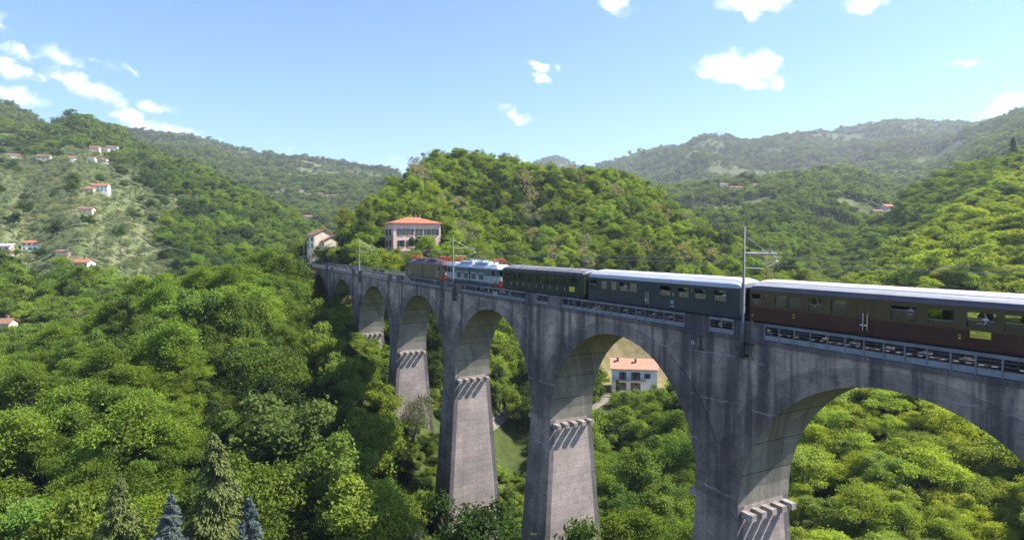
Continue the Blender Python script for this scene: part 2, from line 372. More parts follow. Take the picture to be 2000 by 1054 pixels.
# ------------------------------------------------------------------ viaduct
PIT, S0 = 25.6, 33.7
def conc(name, base, lo, ashlar=False, soffit=False):
    m, t, bs = new_mat(name)
    tc = t.new('ShaderNodeTexCoord'); ob = tc.outputs['Object']
    s = t.new('ShaderNodeSeparateXYZ'); t.l.new(ob, s.inputs[0])
    xy = t.math('ADD', s.outputs[0], s.outputs[1])
    cv = t.new('ShaderNodeCombineXYZ'); t.l.new(xy, cv.inputs[0]); t.l.new(s.outputs[2], cv.inputs[1])
    big = t.noise(ob, .22, 6, .65); fine = t.noise(ob, 3.2, 6, .7)
    c = t.mix(t.ramp(big, .32, .68), lo, base)
    c = t.mix(t.math('MULTIPLY', t.ramp(fine, .42, .72), .45), c, tuple(x * .62 for x in lo))
    # board marks / courses
    br = t.new('ShaderNodeTexBrick'); t.l.new(cv.outputs[0], br.inputs['Vector'])
    br.inputs['Color1'].default_value = (.9, .9, .9, 1); br.inputs['Color2'].default_value = (1.08, 1.05, 1.02, 1); br.inputs['Mortar'].default_value = (.62, .62, .64, 1)
    br.inputs['Scale'].default_value = 1
    if ashlar:
        br.inputs['Mortar Size'].default_value = .02; br.inputs['Brick Width'].default_value = 1.55; br.inputs['Row Height'].default_value = .78; br.inputs['Bias'].default_value = .1
    else:
        br.inputs['Mortar Size'].default_value = .012; br.inputs['Brick Width'].default_value = 7.0; br.inputs['Row Height'].default_value = .24
        br.inputs['Mortar Smooth'].default_value = .6
    wob = t.noise(ob, .9, 3, .5)
    c = t.mix(1.0 if ashlar else t.math('MULTIPLY', t.ramp(wob, .35, .7), .75), c, br.outputs[0], 'MULTIPLY')
    # water streaks: dark, stretched downwards
    st = t.noise(cv.outputs[0], 1.0, 5, .62, (.75, .045, 1)); st2 = t.noise(cv.outputs[0], 1.0, 4, .6, (2.6, .12, 1))
    top = t.ramp(s.outputs[2], -22, -6.5)
    k = t.math('MULTIPLY', t.ramp(st, .47, .62), t.math('ADD', .3, t.math('MULTIPLY', top, .65)))
    if not ashlar:
        # movement joints beside each pier weep most
        dx = t.math('SUBTRACT', t.math('ABSOLUTE', t.math('SUBTRACT', t.math('FLOORED_MODULO', t.math('ADD', s.outputs[0], S0 + PIT * 20 + PIT / 2), PIT), PIT / 2)), 3.85)
        dx = t.math('ABSOLUTE', t.math('ADD', dx, t.math('MULTIPLY', t.math('SUBTRACT', st2, .5), .5)))
        dx2 = t.math('ABSOLUTE', t.math('SUBTRACT', t.math('FLOORED_MODULO', t.math('ADD', s.outputs[0], S0 + PIT * 20 + .3), PIT), .6))
        j = t.math('MULTIPLY', t.ramp(dx, .8, .2), t.ramp(s.outputs[2], -16, -9.5)); j2 = t.math('MULTIPLY', t.ramp(dx2, .7, .1), t.ramp(st2, .3, .6))
        k = t.math('MAXIMUM', k, t.math('MULTIPLY', j, .95)); k = t.math('MAXIMUM', k, t.math('MULTIPLY', j2, .45))
    c = t.mix(t.math('MULTIPLY', k, .45 if ashlar else .85), c, (.045, .043, .048) if not soffit else (.07, .065, .05))
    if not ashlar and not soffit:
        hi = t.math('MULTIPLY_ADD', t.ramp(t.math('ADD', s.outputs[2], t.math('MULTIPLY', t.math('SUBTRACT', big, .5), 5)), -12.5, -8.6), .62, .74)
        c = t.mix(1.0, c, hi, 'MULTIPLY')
        mott = t.noise(cv.outputs[0], .8, 6, .75, (1, .55, 1)); c = t.mix(t.math('MULTIPLY', t.ramp(mott, .52, .66), .5), c, (.05, .046, .052))
    # pour lines with lime crusts
    if not ashlar and not soffit:
        zz = t.math('ADD', s.outputs[2], t.math('MULTIPLY', t.math('SUBTRACT', t.noise(ob, .5, 4, .6), .5), .9))
        pl = t.math('ABSOLUTE', t.math('SUBTRACT', t.math('FLOORED_MODULO', zz, 3.4), 1.7)); gate = t.noise(ob, .55, 3, .6)
        c = t.mix(t.math('MULTIPLY', t.math('MULTIPLY', t.ramp(pl, .10, .03), t.ramp(gate, .46, .62)), .42), c, (.42, .40, .38))
        tone = t.math('FLOOR', t.math('DIVIDE', zz, 3.4)); tn = t.new('ShaderNodeTexWhiteNoise', noise_dimensions='1D'); t.l.new(tone, tn.inputs['W'])
        c = t.mix(1.0, c, t.math('MULTIPLY_ADD', tn.outputs['Value'], .35, .82), 'MULTIPLY')
    # pale lime runs
    lr = t.noise(cv.outputs[0], 1.0, 5, .7, (1.7, .10, 1)); lr2 = t.noise(ob, .35, 3, .6)
    e = t.math('MULTIPLY', t.ramp(lr, .57, .69), t.ramp(lr2, .42, .6))
    c = t.mix(t.math('MULTIPLY', e, .75 if soffit else .4), c, (.46, .44, .40))
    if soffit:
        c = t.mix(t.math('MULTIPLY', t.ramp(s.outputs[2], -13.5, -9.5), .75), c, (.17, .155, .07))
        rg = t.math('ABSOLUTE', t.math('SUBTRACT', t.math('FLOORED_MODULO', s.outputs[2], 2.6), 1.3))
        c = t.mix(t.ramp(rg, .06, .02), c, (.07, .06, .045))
    t.l.new(c, bs.inputs['Base Color']); bs.inputs['Roughness'].default_value = .93; bs.inputs['Specular IOR Level'].default_value = .25
    bp = t.new('ShaderNodeBump'); bp.inputs['Strength'].default_value = .45; bp.inputs['Distance'].default_value = .05
    t.l.new(t.math('ADD', fine, t.math('MULTIPLY', wob, .6)), bp.inputs['Height']); t.l.new(bp.outputs[0], bs.inputs['Normal'])
    return m
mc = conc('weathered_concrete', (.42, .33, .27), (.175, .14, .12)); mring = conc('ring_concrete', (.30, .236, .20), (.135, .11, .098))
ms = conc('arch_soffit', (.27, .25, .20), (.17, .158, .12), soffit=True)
ma = conc('pier_blocks', (.41, .335, .295), (.27, .225, .205), ashlar=True)
mk = conc('pier_corner', (.22, .195, .185), (.15, .135, .13))
mcor = paint('corbel_stone', (.29, .25, .225), .9, .4, 2)
HW = 2.35; YC = 39.15; YT = 39.35                       # half width, track axis
ZT, ZS, RA = -6.8, -19.3, 10.75           # top of wall, springing, arch radius
def yoff(z): return .03 * max(0, ZT - z) + (0.042 * (ZS - z) if z < ZS else 0)
def ynear(z): return YC - HW - yoff(z)
def yfar(z): return YC + HW + yoff(z)
via = thing('viaduct', 'long weathered concrete railway viaduct of tall round arches crossing the wooded valley', 'viaduct', (0, 0, 0), ANG)
def xs(s): return -s
NA = 28
def span(k):
    c = S0 + PIT * (k + .5); h = PIT / 2
    ang = [PI * i / NA for i in range(NA + 1)]
    so = [(c - RA * math.cos(a) * 1.0, ZS + (RA + .05) * math.sin(a)) for a in ang]         # sigma, z
    mb = MB()
    def pt(s, z, near, out=0.): return (xs(s), (ynear(z) - out) if near else (yfar(z) + out), z)
    for near in (True, False):
        # wall above the arch, subdivided downwards
        prev = None
        cols = [(c - h, ZS)] + so + [(c + h, ZS)]
        for (s, z) in cols:
            col = [pt(s, z + (ZT - z) * q / 4, near) for q in range(5)]
            if prev:
                n = len(mb.v); mb.v += prev + col
                for q in range(4):
                    f = [n + q, n + 5 + q, n + 6 + q, n + 1 + q]; mb.f.append(f if not near else f[::-1]); mb.m.append(0)
            prev = col
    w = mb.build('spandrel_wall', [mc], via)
    mb = MB(); rings = []
    for (s, z) in so: rings.append([pt(s, z, True, .07), pt(s, z, False, .07)])
    for i in range(NA):
        a, b, c1, d = rings[i][0], rings[i][1], rings[i + 1][1], rings[i + 1][0]
        mb.add([a, b, c1, d], [(0, 1, 2, 3)], 1)
        th = lambda i: 1.15 + 1.5 * abs(math.cos(PI * i / NA)) ** 2
        for near in (True, False):
            i0, i1 = so[i], so[i + 1]
            def outp(i):
                a_ = PI * i / NA; r = RA + th(i)
                s = max(c - h + .02, min(c + h - .02, c - r * math.cos(a_))); z = min(ZS + r * math.sin(a_), ZT - .35)
                return s, z
            o0, o1 = outp(i), outp(i + 1)
            q = [pt(*i0, near, .07), pt(*i1, near, .07), pt(*o1, near, .07), pt(*o0, near, .07)]
            q2 = [pt(*o0, near, .07), pt(*o1, near, .07), pt(*o1, near, -.02), pt(*o0, near, -.02)]
            mb.add(q, [(0, 1, 2, 3) if not near else (3, 2, 1, 0)], 0); mb.add(q2, [(0, 1, 2, 3)], 0)
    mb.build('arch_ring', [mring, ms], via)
def pier(k, zb):
    s0 = S0 + PIT * k; mb = MB()
    zs_ = [ZS + .02, ZS - 6, zb - 3]
    def hx(z): return (PIT / 2 - RA) + .035 * (ZS - z)
    rings = []
    E = .62
    for z in zs_:
        a, b, x0, x1 = ynear(z), yfar(z), xs(s0) - hx(z), xs(s0) + hx(z)
        rings.append([(x0, a, z), (x1, a, z), (x1, a + E, z), (x1, b - E, z), (x1, b, z), (x0, b, z), (x0, b - E, z), (x0, a + E, z)])
    n = len(mb.v); mb.v += [p for r in rings for p in r]
    for i in range(len(zs_) - 1):
        for j in range(8):
            q = (j + 1) % 8; mb.f.append([n + i * 8 + j, n + (i + 1) * 8 + j, n + (i + 1) * 8 + q, n + i * 8 + q]); mb.m.append({0: 2, 1: 1, 2: 0, 3: 1, 4: 2, 5: 1, 6: 0, 7: 1}[j])
    o = mb.build('pier', [ma, mk, mc], via)
    for side in (1, -1):
        for q in range(5):
            z = ZS - .55; y = YC - HW + .15 + q * 1.09 - .02
            m2 = MB(); x = xs(s0) + side * hx(z)
            m2.box(min(x - side * .05, x + side * 1.0), max(x - side * .05, x + side * 1.0), y - .25, y + .25, z - .22, z + .24)
            m2.build('corbel', mcor, o)
    return o
for k in range(-2, 6): span(k)
for k in range(-1, 6):
    s = S0 + PIT * k; X, Y = l2w(-s, YC); zb = float(terrain(X, Y)); pier(k, min(zb - 8, -40))
# abutment, cornice slab, parapet blocks
mb = MB()
for a, b in ((S0 + PIT * 6, 194.0),):
    rings = []
    for z in (ZT, -14, -30): rings.append([(xs(a), ynear(z), z), (xs(b), ynear(z), z), (xs(b), yfar(z), z), (xs(a), yfar(z), z)])
    mb.loft(rings)
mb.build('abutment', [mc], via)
mslab = conc('deck_edge', (.17, .14, .13), (.085, .073, .07))
sA, sB = 194.0, -17.0
mb = MB()
mb.box(xs(sA), xs(sB), YC - HW - .16, YC - HW + .9, -7.12, -6.795); mb.box(xs(sA), xs(sB), YC + HW - .9, YC + HW + .16, -7.12, -6.795)
mb.box(xs(sA), xs(sB), YC - HW + .9, YC + HW - .9, -7.3, -6.9)
mb.build('deck_slab', [mslab], via)
mblk = conc('parapet_concrete', (.19, .16, .15), (.095, .082, .08))
blocks = []
for k in range(-1, 7):
    c = S0 + PIT * k
    for (a, b) in ((c + 1.25, c + 3.75), (c - 3.8, c - 1.25)):
        for y0, y1 in ((YC - HW - .11, YC - HW + .24), (YC + HW - .24, YC + HW + .11)):
            m2 = MB(); m2.box(xs(b), xs(a), y0, y1, -6.8, -5.78); m2.box(xs(b) - .03, xs(a) + .03, y0 - .04, y1 + .04, -5.78, -5.66); m2.build('parapet_block', [mblk], via)

# ------------------------------------------------------------------ trackbed and rails
mball = paint('ballast', (.15, .13, .115), .95, .5, 3, dirt=((.09, .08, .07), .8))
mb = MB()
prof = [(-2.45, -6.79), (-2.3, -6.62), (-1.75, -6.60), (-1.3, -6.78), (1.3, -6.78), (1.75, -6.60), (2.3, -6.62), (2.45, -6.79)]
prof = [(-2.1, -6.88), (-1.95, -6.84), (1.95, -6.84), (2.1, -6.88)]
mb.loft([[(x, YC + a, b) for a, b in prof] for x in np.arange(xs(240.0), xs(-17.0), 4.0)], closed=False, cap=False)
o = mb.build('ballast_bed', mball, rz=ANG); tag(o, kind='structure')
mrail = paint('rail_steel', (.2, .15, .12), .45, .3, 2, metal=.6); mslp = paint('sleeper', (.11, .09, .075), .9, .4, 2)
trk = thing('railway_track', 'single railway track with steel rails on dark sleepers along the viaduct deck', 'track', (*l2w(-100, YT), -6.84), ANG)
for dy in (-.75, .75):
    mb = MB()
    mb.box(-140, 116, dy - .07, dy + .07, .06, .09); mb.box(-140, 116, dy - .012, dy + .012, .09, .15); mb.box(-140, 116, dy - .036, dy + .036, .15, .19); mb.build('rail', mrail, trk)
mb = MB()
for i in range(390): mb.box(-139.8 + i * .655, -139.58 + i * .655, -1.25, 1.25, -.05, .06)
o = mb.build('sleeper', mslp, trk); o['kind'] = 'stuff'

# ------------------------------------------------------------------ railings
mrl = paint('railing_steel', (.15, .16, .18), .55, .25, 1.2, metal=.15, dirt=((.14, .10, .08), .5))
mrl2 = paint('railing_plate', (.18, .20, .24), .5, .2, .8, metal=.1, dirt=((.15, .12, .10), .45))
rgroups = {True: 'steel railing panels along the camera side of the deck', False: 'steel railing panels along the far side of the deck'}
ORD = ['nearest to the camera', 'over the tall arch at the right', 'over the arch showing the white house', 'over the middle arch', 'over the narrower looking arch left of the middle', 'over the small arch below the first mast', 'over the last arch by the trees', 'over the abutment']
def railing(a, b, near, label):
    """sigma a<b"""
    L = b - a; y = (YC - HW - .10) if near else (YC + HW + .10)
    X, Y = l2w(-(a + b) / 2, y); r = thing('railing', label, 'railing', (X, Y, -6.8), ANG, rgroups[near])
    n = max(1, round(L / 1.17)); 
    mb = MB(); mb.box(-L / 2, L / 2, -.075, .075, 1.10, 1.18); mb.box(-L / 2, L / 2, -.085, -.06, 1.0, 1.10); mb.build('top_rail', mrl, r)
    mb = MB(); mb.box(-L / 2, L / 2, -.03, -.015, .06, .40); mb.box(-L / 2, L / 2, -.10, -.03, .06, .085); mb.build('toe_plate', mrl2, r)
    for z in (.62, .84):
        mb = MB(); mb.tube([(-L / 2, 0, z), (L / 2, 0, z)], .017, 5); mb.build('mid_rail', mrl, r)
    for i in range(n + 1):
        x = -L / 2 + .04 + (L - .08) * i / n
        mb = MB(); mb.box(x - .045, x + .045, -.062, -.045, .0, 1.10); mb.box(x - .012, x + .012, -.045, .05, .0, 1.10); mb.build('post', mrl, r)
for near in (True, False):
    sd_ = 'camera-side' if near else 'far-side'
    for k in range(-1, 7):
        c = S0 + PIT * k
        if k < 6:
            railing(c + 3.8, c + PIT - 3.85, near, f'long grey steel {sd_} deck railing ' + ORD[k + 1])
        railing(c - 1.2, c + 1.2, near, f'short {sd_} railing between two parapet blocks ' + ['in the foreground beyond the right edge', 'beside the large mast', 'just left of the arch showing the white house', 'beside the middle mast', 'right of the leftmost tall pier', 'beside the leftmost mast', 'above the last pier', 'at the abutment'][k + 1])

# ------------------------------------------------------------------ masts and wires
mmast = paint('galvanised_steel', (.105, .11, .12), .7, .2, 1, metal=0, dirt=((.2, .17, .15), .4)); mdark = paint('dark_iron', (.03, .028, .028), .7, .3, 2)
mins = paint('insulator', (.32, .2, .14), .3, .2, 4); mwire = paint('copper_wire', (.16, .16, .15), .5, .2, 1, metal=.4)
mbright = paint('bright_steel', (.34, .35, .36), .4, .15, 1, metal=.4)
MAST = [31.5, 83.4, 133.2, 5.9, 184.0]
MLAB = ['tall grey steel catenary mast with arm, in front of the brown coach end', 'grey catenary mast in front of the grey and green locomotive', 'slim pale catenary mast near the far left end of the bridge', 'grey catenary mast nearest the camera beyond the right edge', 'catenary mast where the bridge meets the far trees']
for s, lab in zip(MAST, MLAB):
    y = YC - HW - .36
    r = thing('catenary_mast', lab, 'mast', (*l2w(-s, y), -8.3), ANG, 'catenary masts along the viaduct')
    mb = MB(); mb.tube([(0, 0, 1.1), (0, 0, 2.6), (0, 0, 2.62), (0, 0, 5.4), (0, 0, 5.42), (0, 0, 9.5)], [.15, .15, .12, .12, .095, .07], 12); mb.build('pole', mmast, r, True)
    mb = MB(); mb.tube([(0, 0, 0), (0, 0, 1.15)], .17, 12); mb.box(-.28, .28, -.1, .3, .15, .3); mb.box(-.26, .75, .1, .3, 1.0, 1.1); mb.build('clamp', mdark, r)
    mb = MB(); mb.tube([(.55, .12, 1.05), (.75, .15, .0)], .03, 6); mb.build('brace', mdark, r)
    mb = MB(); mb.tube([(0, 0, 7.62), (0, 3.5, 7.55)], .045, 8); mb.tube([(0, 0, 8.85), (0, 2.6, 7.58)], .013, 5); mb.tube([(0, 0, 7.9), (0, .2, 7.62)], .03, 5)
    mb.tube([(0, .2, 6.55), (0, 2.1, 6.45)], .02, 5); mb.build('arm', mbright, r)
    mb = MB()
    for z in (7.62, 7.72, 7.82, 7.92): mb.cyl((0, 2.75, z + .05), (0, 0, 1), .1, .05, 10)
    mb.cyl((0, 2.75, 7.85), (0, 0, 1), .035, .6, 8); mb.build('insulator', mins, r)
    mb = MB(); mb.tube([(0, 3.05, 7.55), (.05, 3.4, 7.2), (.05, 3.42, 6.95)], .03, 6); mb.tube([(.05, 3.42, 6.95), (.05, 2.9, 6.72), (.05, 2.55, 6.62)], .022, 6); mb.cyl((.05, 3.42, 6.95), (0, 1, 0), .08, .22, 8); mb.build('registration_arm', mbright, r)
def wire(name, label, y, zf, s0, s1, rad):
    mb = MB(); n = 100
    mb.tube([(xs(s0 + (s1 - s0) * i / n), y, zf(s0 + (s1 - s0) * i / n)) for i in range(n + 1)], rad, 5)
    o = mb.build(name, mwire, rz=ANG); return tag(o, label, 'wire')
MS = sorted(MAST); 
def sag(s):
    for a, b in zip(MS[:-1], MS[1:]):
        if a <= s <= b: q = (s - a) / (b - a); return -.8 - 4 * q * (1 - q) * .55
    return -.8
wire('messenger_wire', 'thin sagging messenger wire carried by the mast arms above the train', YT - .05, sag, 5.9, 184, .024)
wire('contact_wire', 'thin straight contact wire running above the train roofs', YT + .05, lambda s: -1.62, 5.9, 184, .022)
mb = MB()
for i, s in enumerate(np.arange(9, 184, 6.5)):
    if abs(sag(s) + 1.62) > .12:
        mb = MB(); mb.tube([(0, -.05, 0), (0, .05, sag(s) + 1.62)], .008, 4)
        o = mb.build('wire_dropper', mwire, loc=(*l2w(xs(s), YT), -1.62), rz=ANG); tag(o, 'thin vertical dropper wire linking the two overhead wires above the train', 'wire', 'droppers between the overhead wires')
# bracket and numerals on the wall
for kx, sb in enumerate((35.8, 87.6)):
    mb = MB(); mb.bar((0, 0, -1.05), (0, 0, 0), .09, .06); mb.bar((-.3, 0, -.02), (.3, 0, -.02), .08); mb.bar((-.3, 0, -1.05), (.3, 0, -1.05), .08)
    o = mb.build('wall_bracket', mdark, loc=(*l2w(-sb, ynear(-7.6) - .12), -7.25), rz=ANG); tag(o, ['dark iron bracket fixed to the bridge wall left of the large mast', 'dark iron bracket fixed to the bridge wall left of the middle mast'][kx], 'bracket')
def text_mesh(s, size, ext=.004):
    cu = bpy.data.curves.new('lettering', 'FONT'); cu.body = s; cu.size = size; cu.align_x = 'CENTER'; cu.align_y = 'CENTER'; cu.extrude = ext
    o = bpy.data.objects.new('lettering', cu); COL.objects.link(o)
    dg = bpy.context.evaluated_depsgraph_get(); me = bpy.data.meshes.new_from_object(o.evaluated_get(dg)); bpy.data.objects.remove(o); bpy.data.curves.remove(cu)
    # stand it up: text plane xy -> xz facing -y
    me.transform(Matrix.Rotation(PI / 2, 4, 'X')); me.materials.clear()
    return me
def lettering(name, s, size, mat, parent, loc):
    me = text_mesh(s, size); me.materials.append(mat); o = bpy.data.objects.new(name, me); link(o, parent); o.location = loc; return o
mwhite = paint('white_paint', (.7, .7, .68), .6, .1, 3); myel = paint('yellow_paint', (.7, .56, .04), .5, .1, 3); mblackp = paint('black_paint', (.015, .015, .015), .6, .1, 3)
lettering('painted_number', '15', .42, mwhite, via, (xs(36.75), ynear(-7.9) - .01, -7.9))
lettering('painted_number', '2450', .62, mwhite, via, (xs(70.6), YC - HW - .19, -6.35))
# ------------------------------------------------------------------ train
ZR = -6.65
def glass_mat(name, tint, fac):
    m, t, bs = new_mat(name); m.node_tree.nodes.remove(bs)
    tr = t.new('ShaderNodeBsdfTransparent'); tr.inputs[0].default_value = (*tint, 1)
    gl = t.new('ShaderNodeBsdfGlossy'); gl.inputs['Roughness'].default_value = .02; gl.inputs[0].default_value = (.9, .9, .9, 1)
    fr = t.new('ShaderNodeFresnel'); fr.inputs[0].default_value = 1.5
    mx = t.new('ShaderNodeMixShader'); t.l.new(t.math('MULTIPLY_ADD', fr.outputs[0], fac, .02, clamp=True), mx.inputs[0]); t.l.new(tr.outputs[0], mx.inputs[1]); t.l.new(gl.outputs[0], mx.inputs[2])
    t.l.new(mx.outputs[0], m.node_tree.nodes['Material Output'].inputs[0]); return m
mglass = glass_mat('window_glass', (.42, .46, .42), .45); mglass2 = glass_mat('cab_glass', (.25, .28, .3), 1.1)
mseat = paint('seat_cloth', (.07, .045, .03), .9); mint = paint('coach_interior', (.13, .11, .085), .8); mfloor = paint('coach_floor', (.06, .05, .045), .9)
mund = paint('underframe', (.022, .02, .02), .85, .3, 2, dirt=((.06, .045, .035), .5)); mwheel = paint('wheel_steel', (.05, .04, .035), .6, .3, 2, metal=.4)
mchrome = paint('handrail_metal', (.62, .62, .6), .3, .1, 2, metal=.6); mframe = paint('window_bar', (.22, .22, .21), .4, .1, 2, metal=.3); mrub = paint('gangway_rubber', (.012, .012, .013), .9, .2, 3)
mgrl = paint('grille', (.07, .085, .09), .7, .25, 5)

def wallp(mb, xa, xb, zl, ops, yo, yi, mats, mint_i):
    """side wall from xa..xb, z levels zl with materials per band, real openings"""
    X = sorted({xa, xb} | {o[0] for o in ops} | {o[1] for o in ops}); Z = sorted(set(zl) | {o[2] for o in ops} | {o[3] for o in ops})
    for i in range(len(X) - 1):
        for j in range(len(Z) - 1):
            cx, cz = (X[i] + X[i + 1]) / 2, (Z[j] + Z[j + 1]) / 2
            if any(o[0] < cx < o[1] and o[2] < cz < o[3] for o in ops): continue
            b = sum(1 for q in zl[1:-1] if cz > q)
            for y, m in ((yo, mats[b]), (yi, mint_i)):
                mb.add([(X[i], y, Z[j]), (X[i + 1], y, Z[j]), (X[i + 1], y, Z[j + 1]), (X[i], y, Z[j + 1])], [(0, 1, 2, 3)], m)
    for (a, b, c, d) in ops:
        q = [(a, c), (b, c), (b, d), (a, d)]
        for k in range(4):
            p, r = q[k], q[(k + 1) % 4]
            mb.add([(p[0], yo, p[1]), (r[0], yo, r[1]), (r[0], yi, r[1]), (p[0], yi, p[1])], [(0, 1, 2, 3)], mint_i)

def roof_prof(hw, z0, zc, zt, n=7):
    """half profile: cant side then crown, mirrored"""
    P = [(-hw, z0), (-hw + .02, z0 + (zc - z0) * .5), (-hw + .1, zc)]
    for i in range(1, n): y = (hw - .1) * (1 - i / n); P.append((-y, zc + (zt - zc) * (1 - (y / (hw - .1)) ** 2.3)))
    P.append((0, zt)); return P + [(-x, z) for x, z in P[-2::-1]]

def make_roof(r, L, hw, z0, zc, zt, mats, ends=.9, drop=.45, ribs=None, name='roof'):
    P = roof_prof(hw, z0, zc, zt); mb = MB(); rings = []
    xs_ = [-L / 2, -L / 2 + .12, -L / 2 + .35, -L / 2 + ends] + list(np.linspace(-L / 2 + ends, L / 2 - ends, 14))[1:-1] + [L / 2 - ends, L / 2 - .35, L / 2 - .12, L / 2]
    for x in xs_:
        e = max(0, 1 - (L / 2 - abs(x)) / ends); k = drop * (1 - math.sqrt(max(0, 1 - e * e))) if ends > .3 else 0
        rings.append([(x, y * (1 - .06 * k), z0 + (z - z0) * (1 - k)) for y, z in P])
    n = len(P); base = len(mb.v); mb.v += [p for q in rings for p in q]
    for i in range(len(rings) - 1):
        for j in range(n - 1):
            low = j < 2 or j >= n - 3
            mb.f.append([base + i * n + j, base + (i + 1) * n + j, base + (i + 1) * n + j + 1, base + i * n + j + 1]); mb.m.append(1 if low else 0)
    mb.f.append([base + j for j in range(n)]); mb.m.append(1); mb.f.append([base + (len(rings) - 1) * n + j for j in range(n - 1, -1, -1)]); mb.m.append(1)
    if ribs:
        for x in ribs:
            mb.loft([[(x + dx, y * (1.004), z + .018) for y, z in P] for dx in (-.035, .035)], 1, cap=False, closed=False)
    return mb.build(name, mats, r, smooth=False)

def bogie(r, x, wb=2.4):
    mb = MB()
    for sy in (-1, 1):
        mb.box(x - wb / 2 - .55, x + wb / 2 + .55, sy * 1.0 - .06, sy * 1.0 + .06, .42, .66)
        for dx in (-wb / 2, wb / 2): mb.box(x + dx - .17, x + dx + .17, sy * 1.08 - .1, sy * 1.08 + .1, .3, .62)
        mb.box(x - .35, x + .35, sy * 1.05 - .1, sy * 1.05 + .1, .25, .8)
    mb.box(x - .4, x + .4, -1, 1, .5, .85)
    b = mb.build('bogie', mund, r)
    for dx in (-wb / 2, wb / 2):
        for sy in (-.75, .75):
            m2 = MB(); m2.cyl((x + dx, sy, .46), (0, 1, 0), .46, .13, 20); m2.cyl((x + dx, sy, .46), (0, 1, 0), .12, .3, 10); m2.build('wheel', mwheel, b)

def buffers(r, L, mat):
    for sx in (-1, 1):
        for sy in (-.87, .87):
            mb = MB(); mb.cyl((sx * (L / 2 + .2), sy, 1.05), (1, 0, 0), .09, .5, 10); mb.cyl((sx * (L / 2 + .44), sy, 1.05), (1, 0, 0), .22, .06, 14); mb.build('buffer', mat, r)

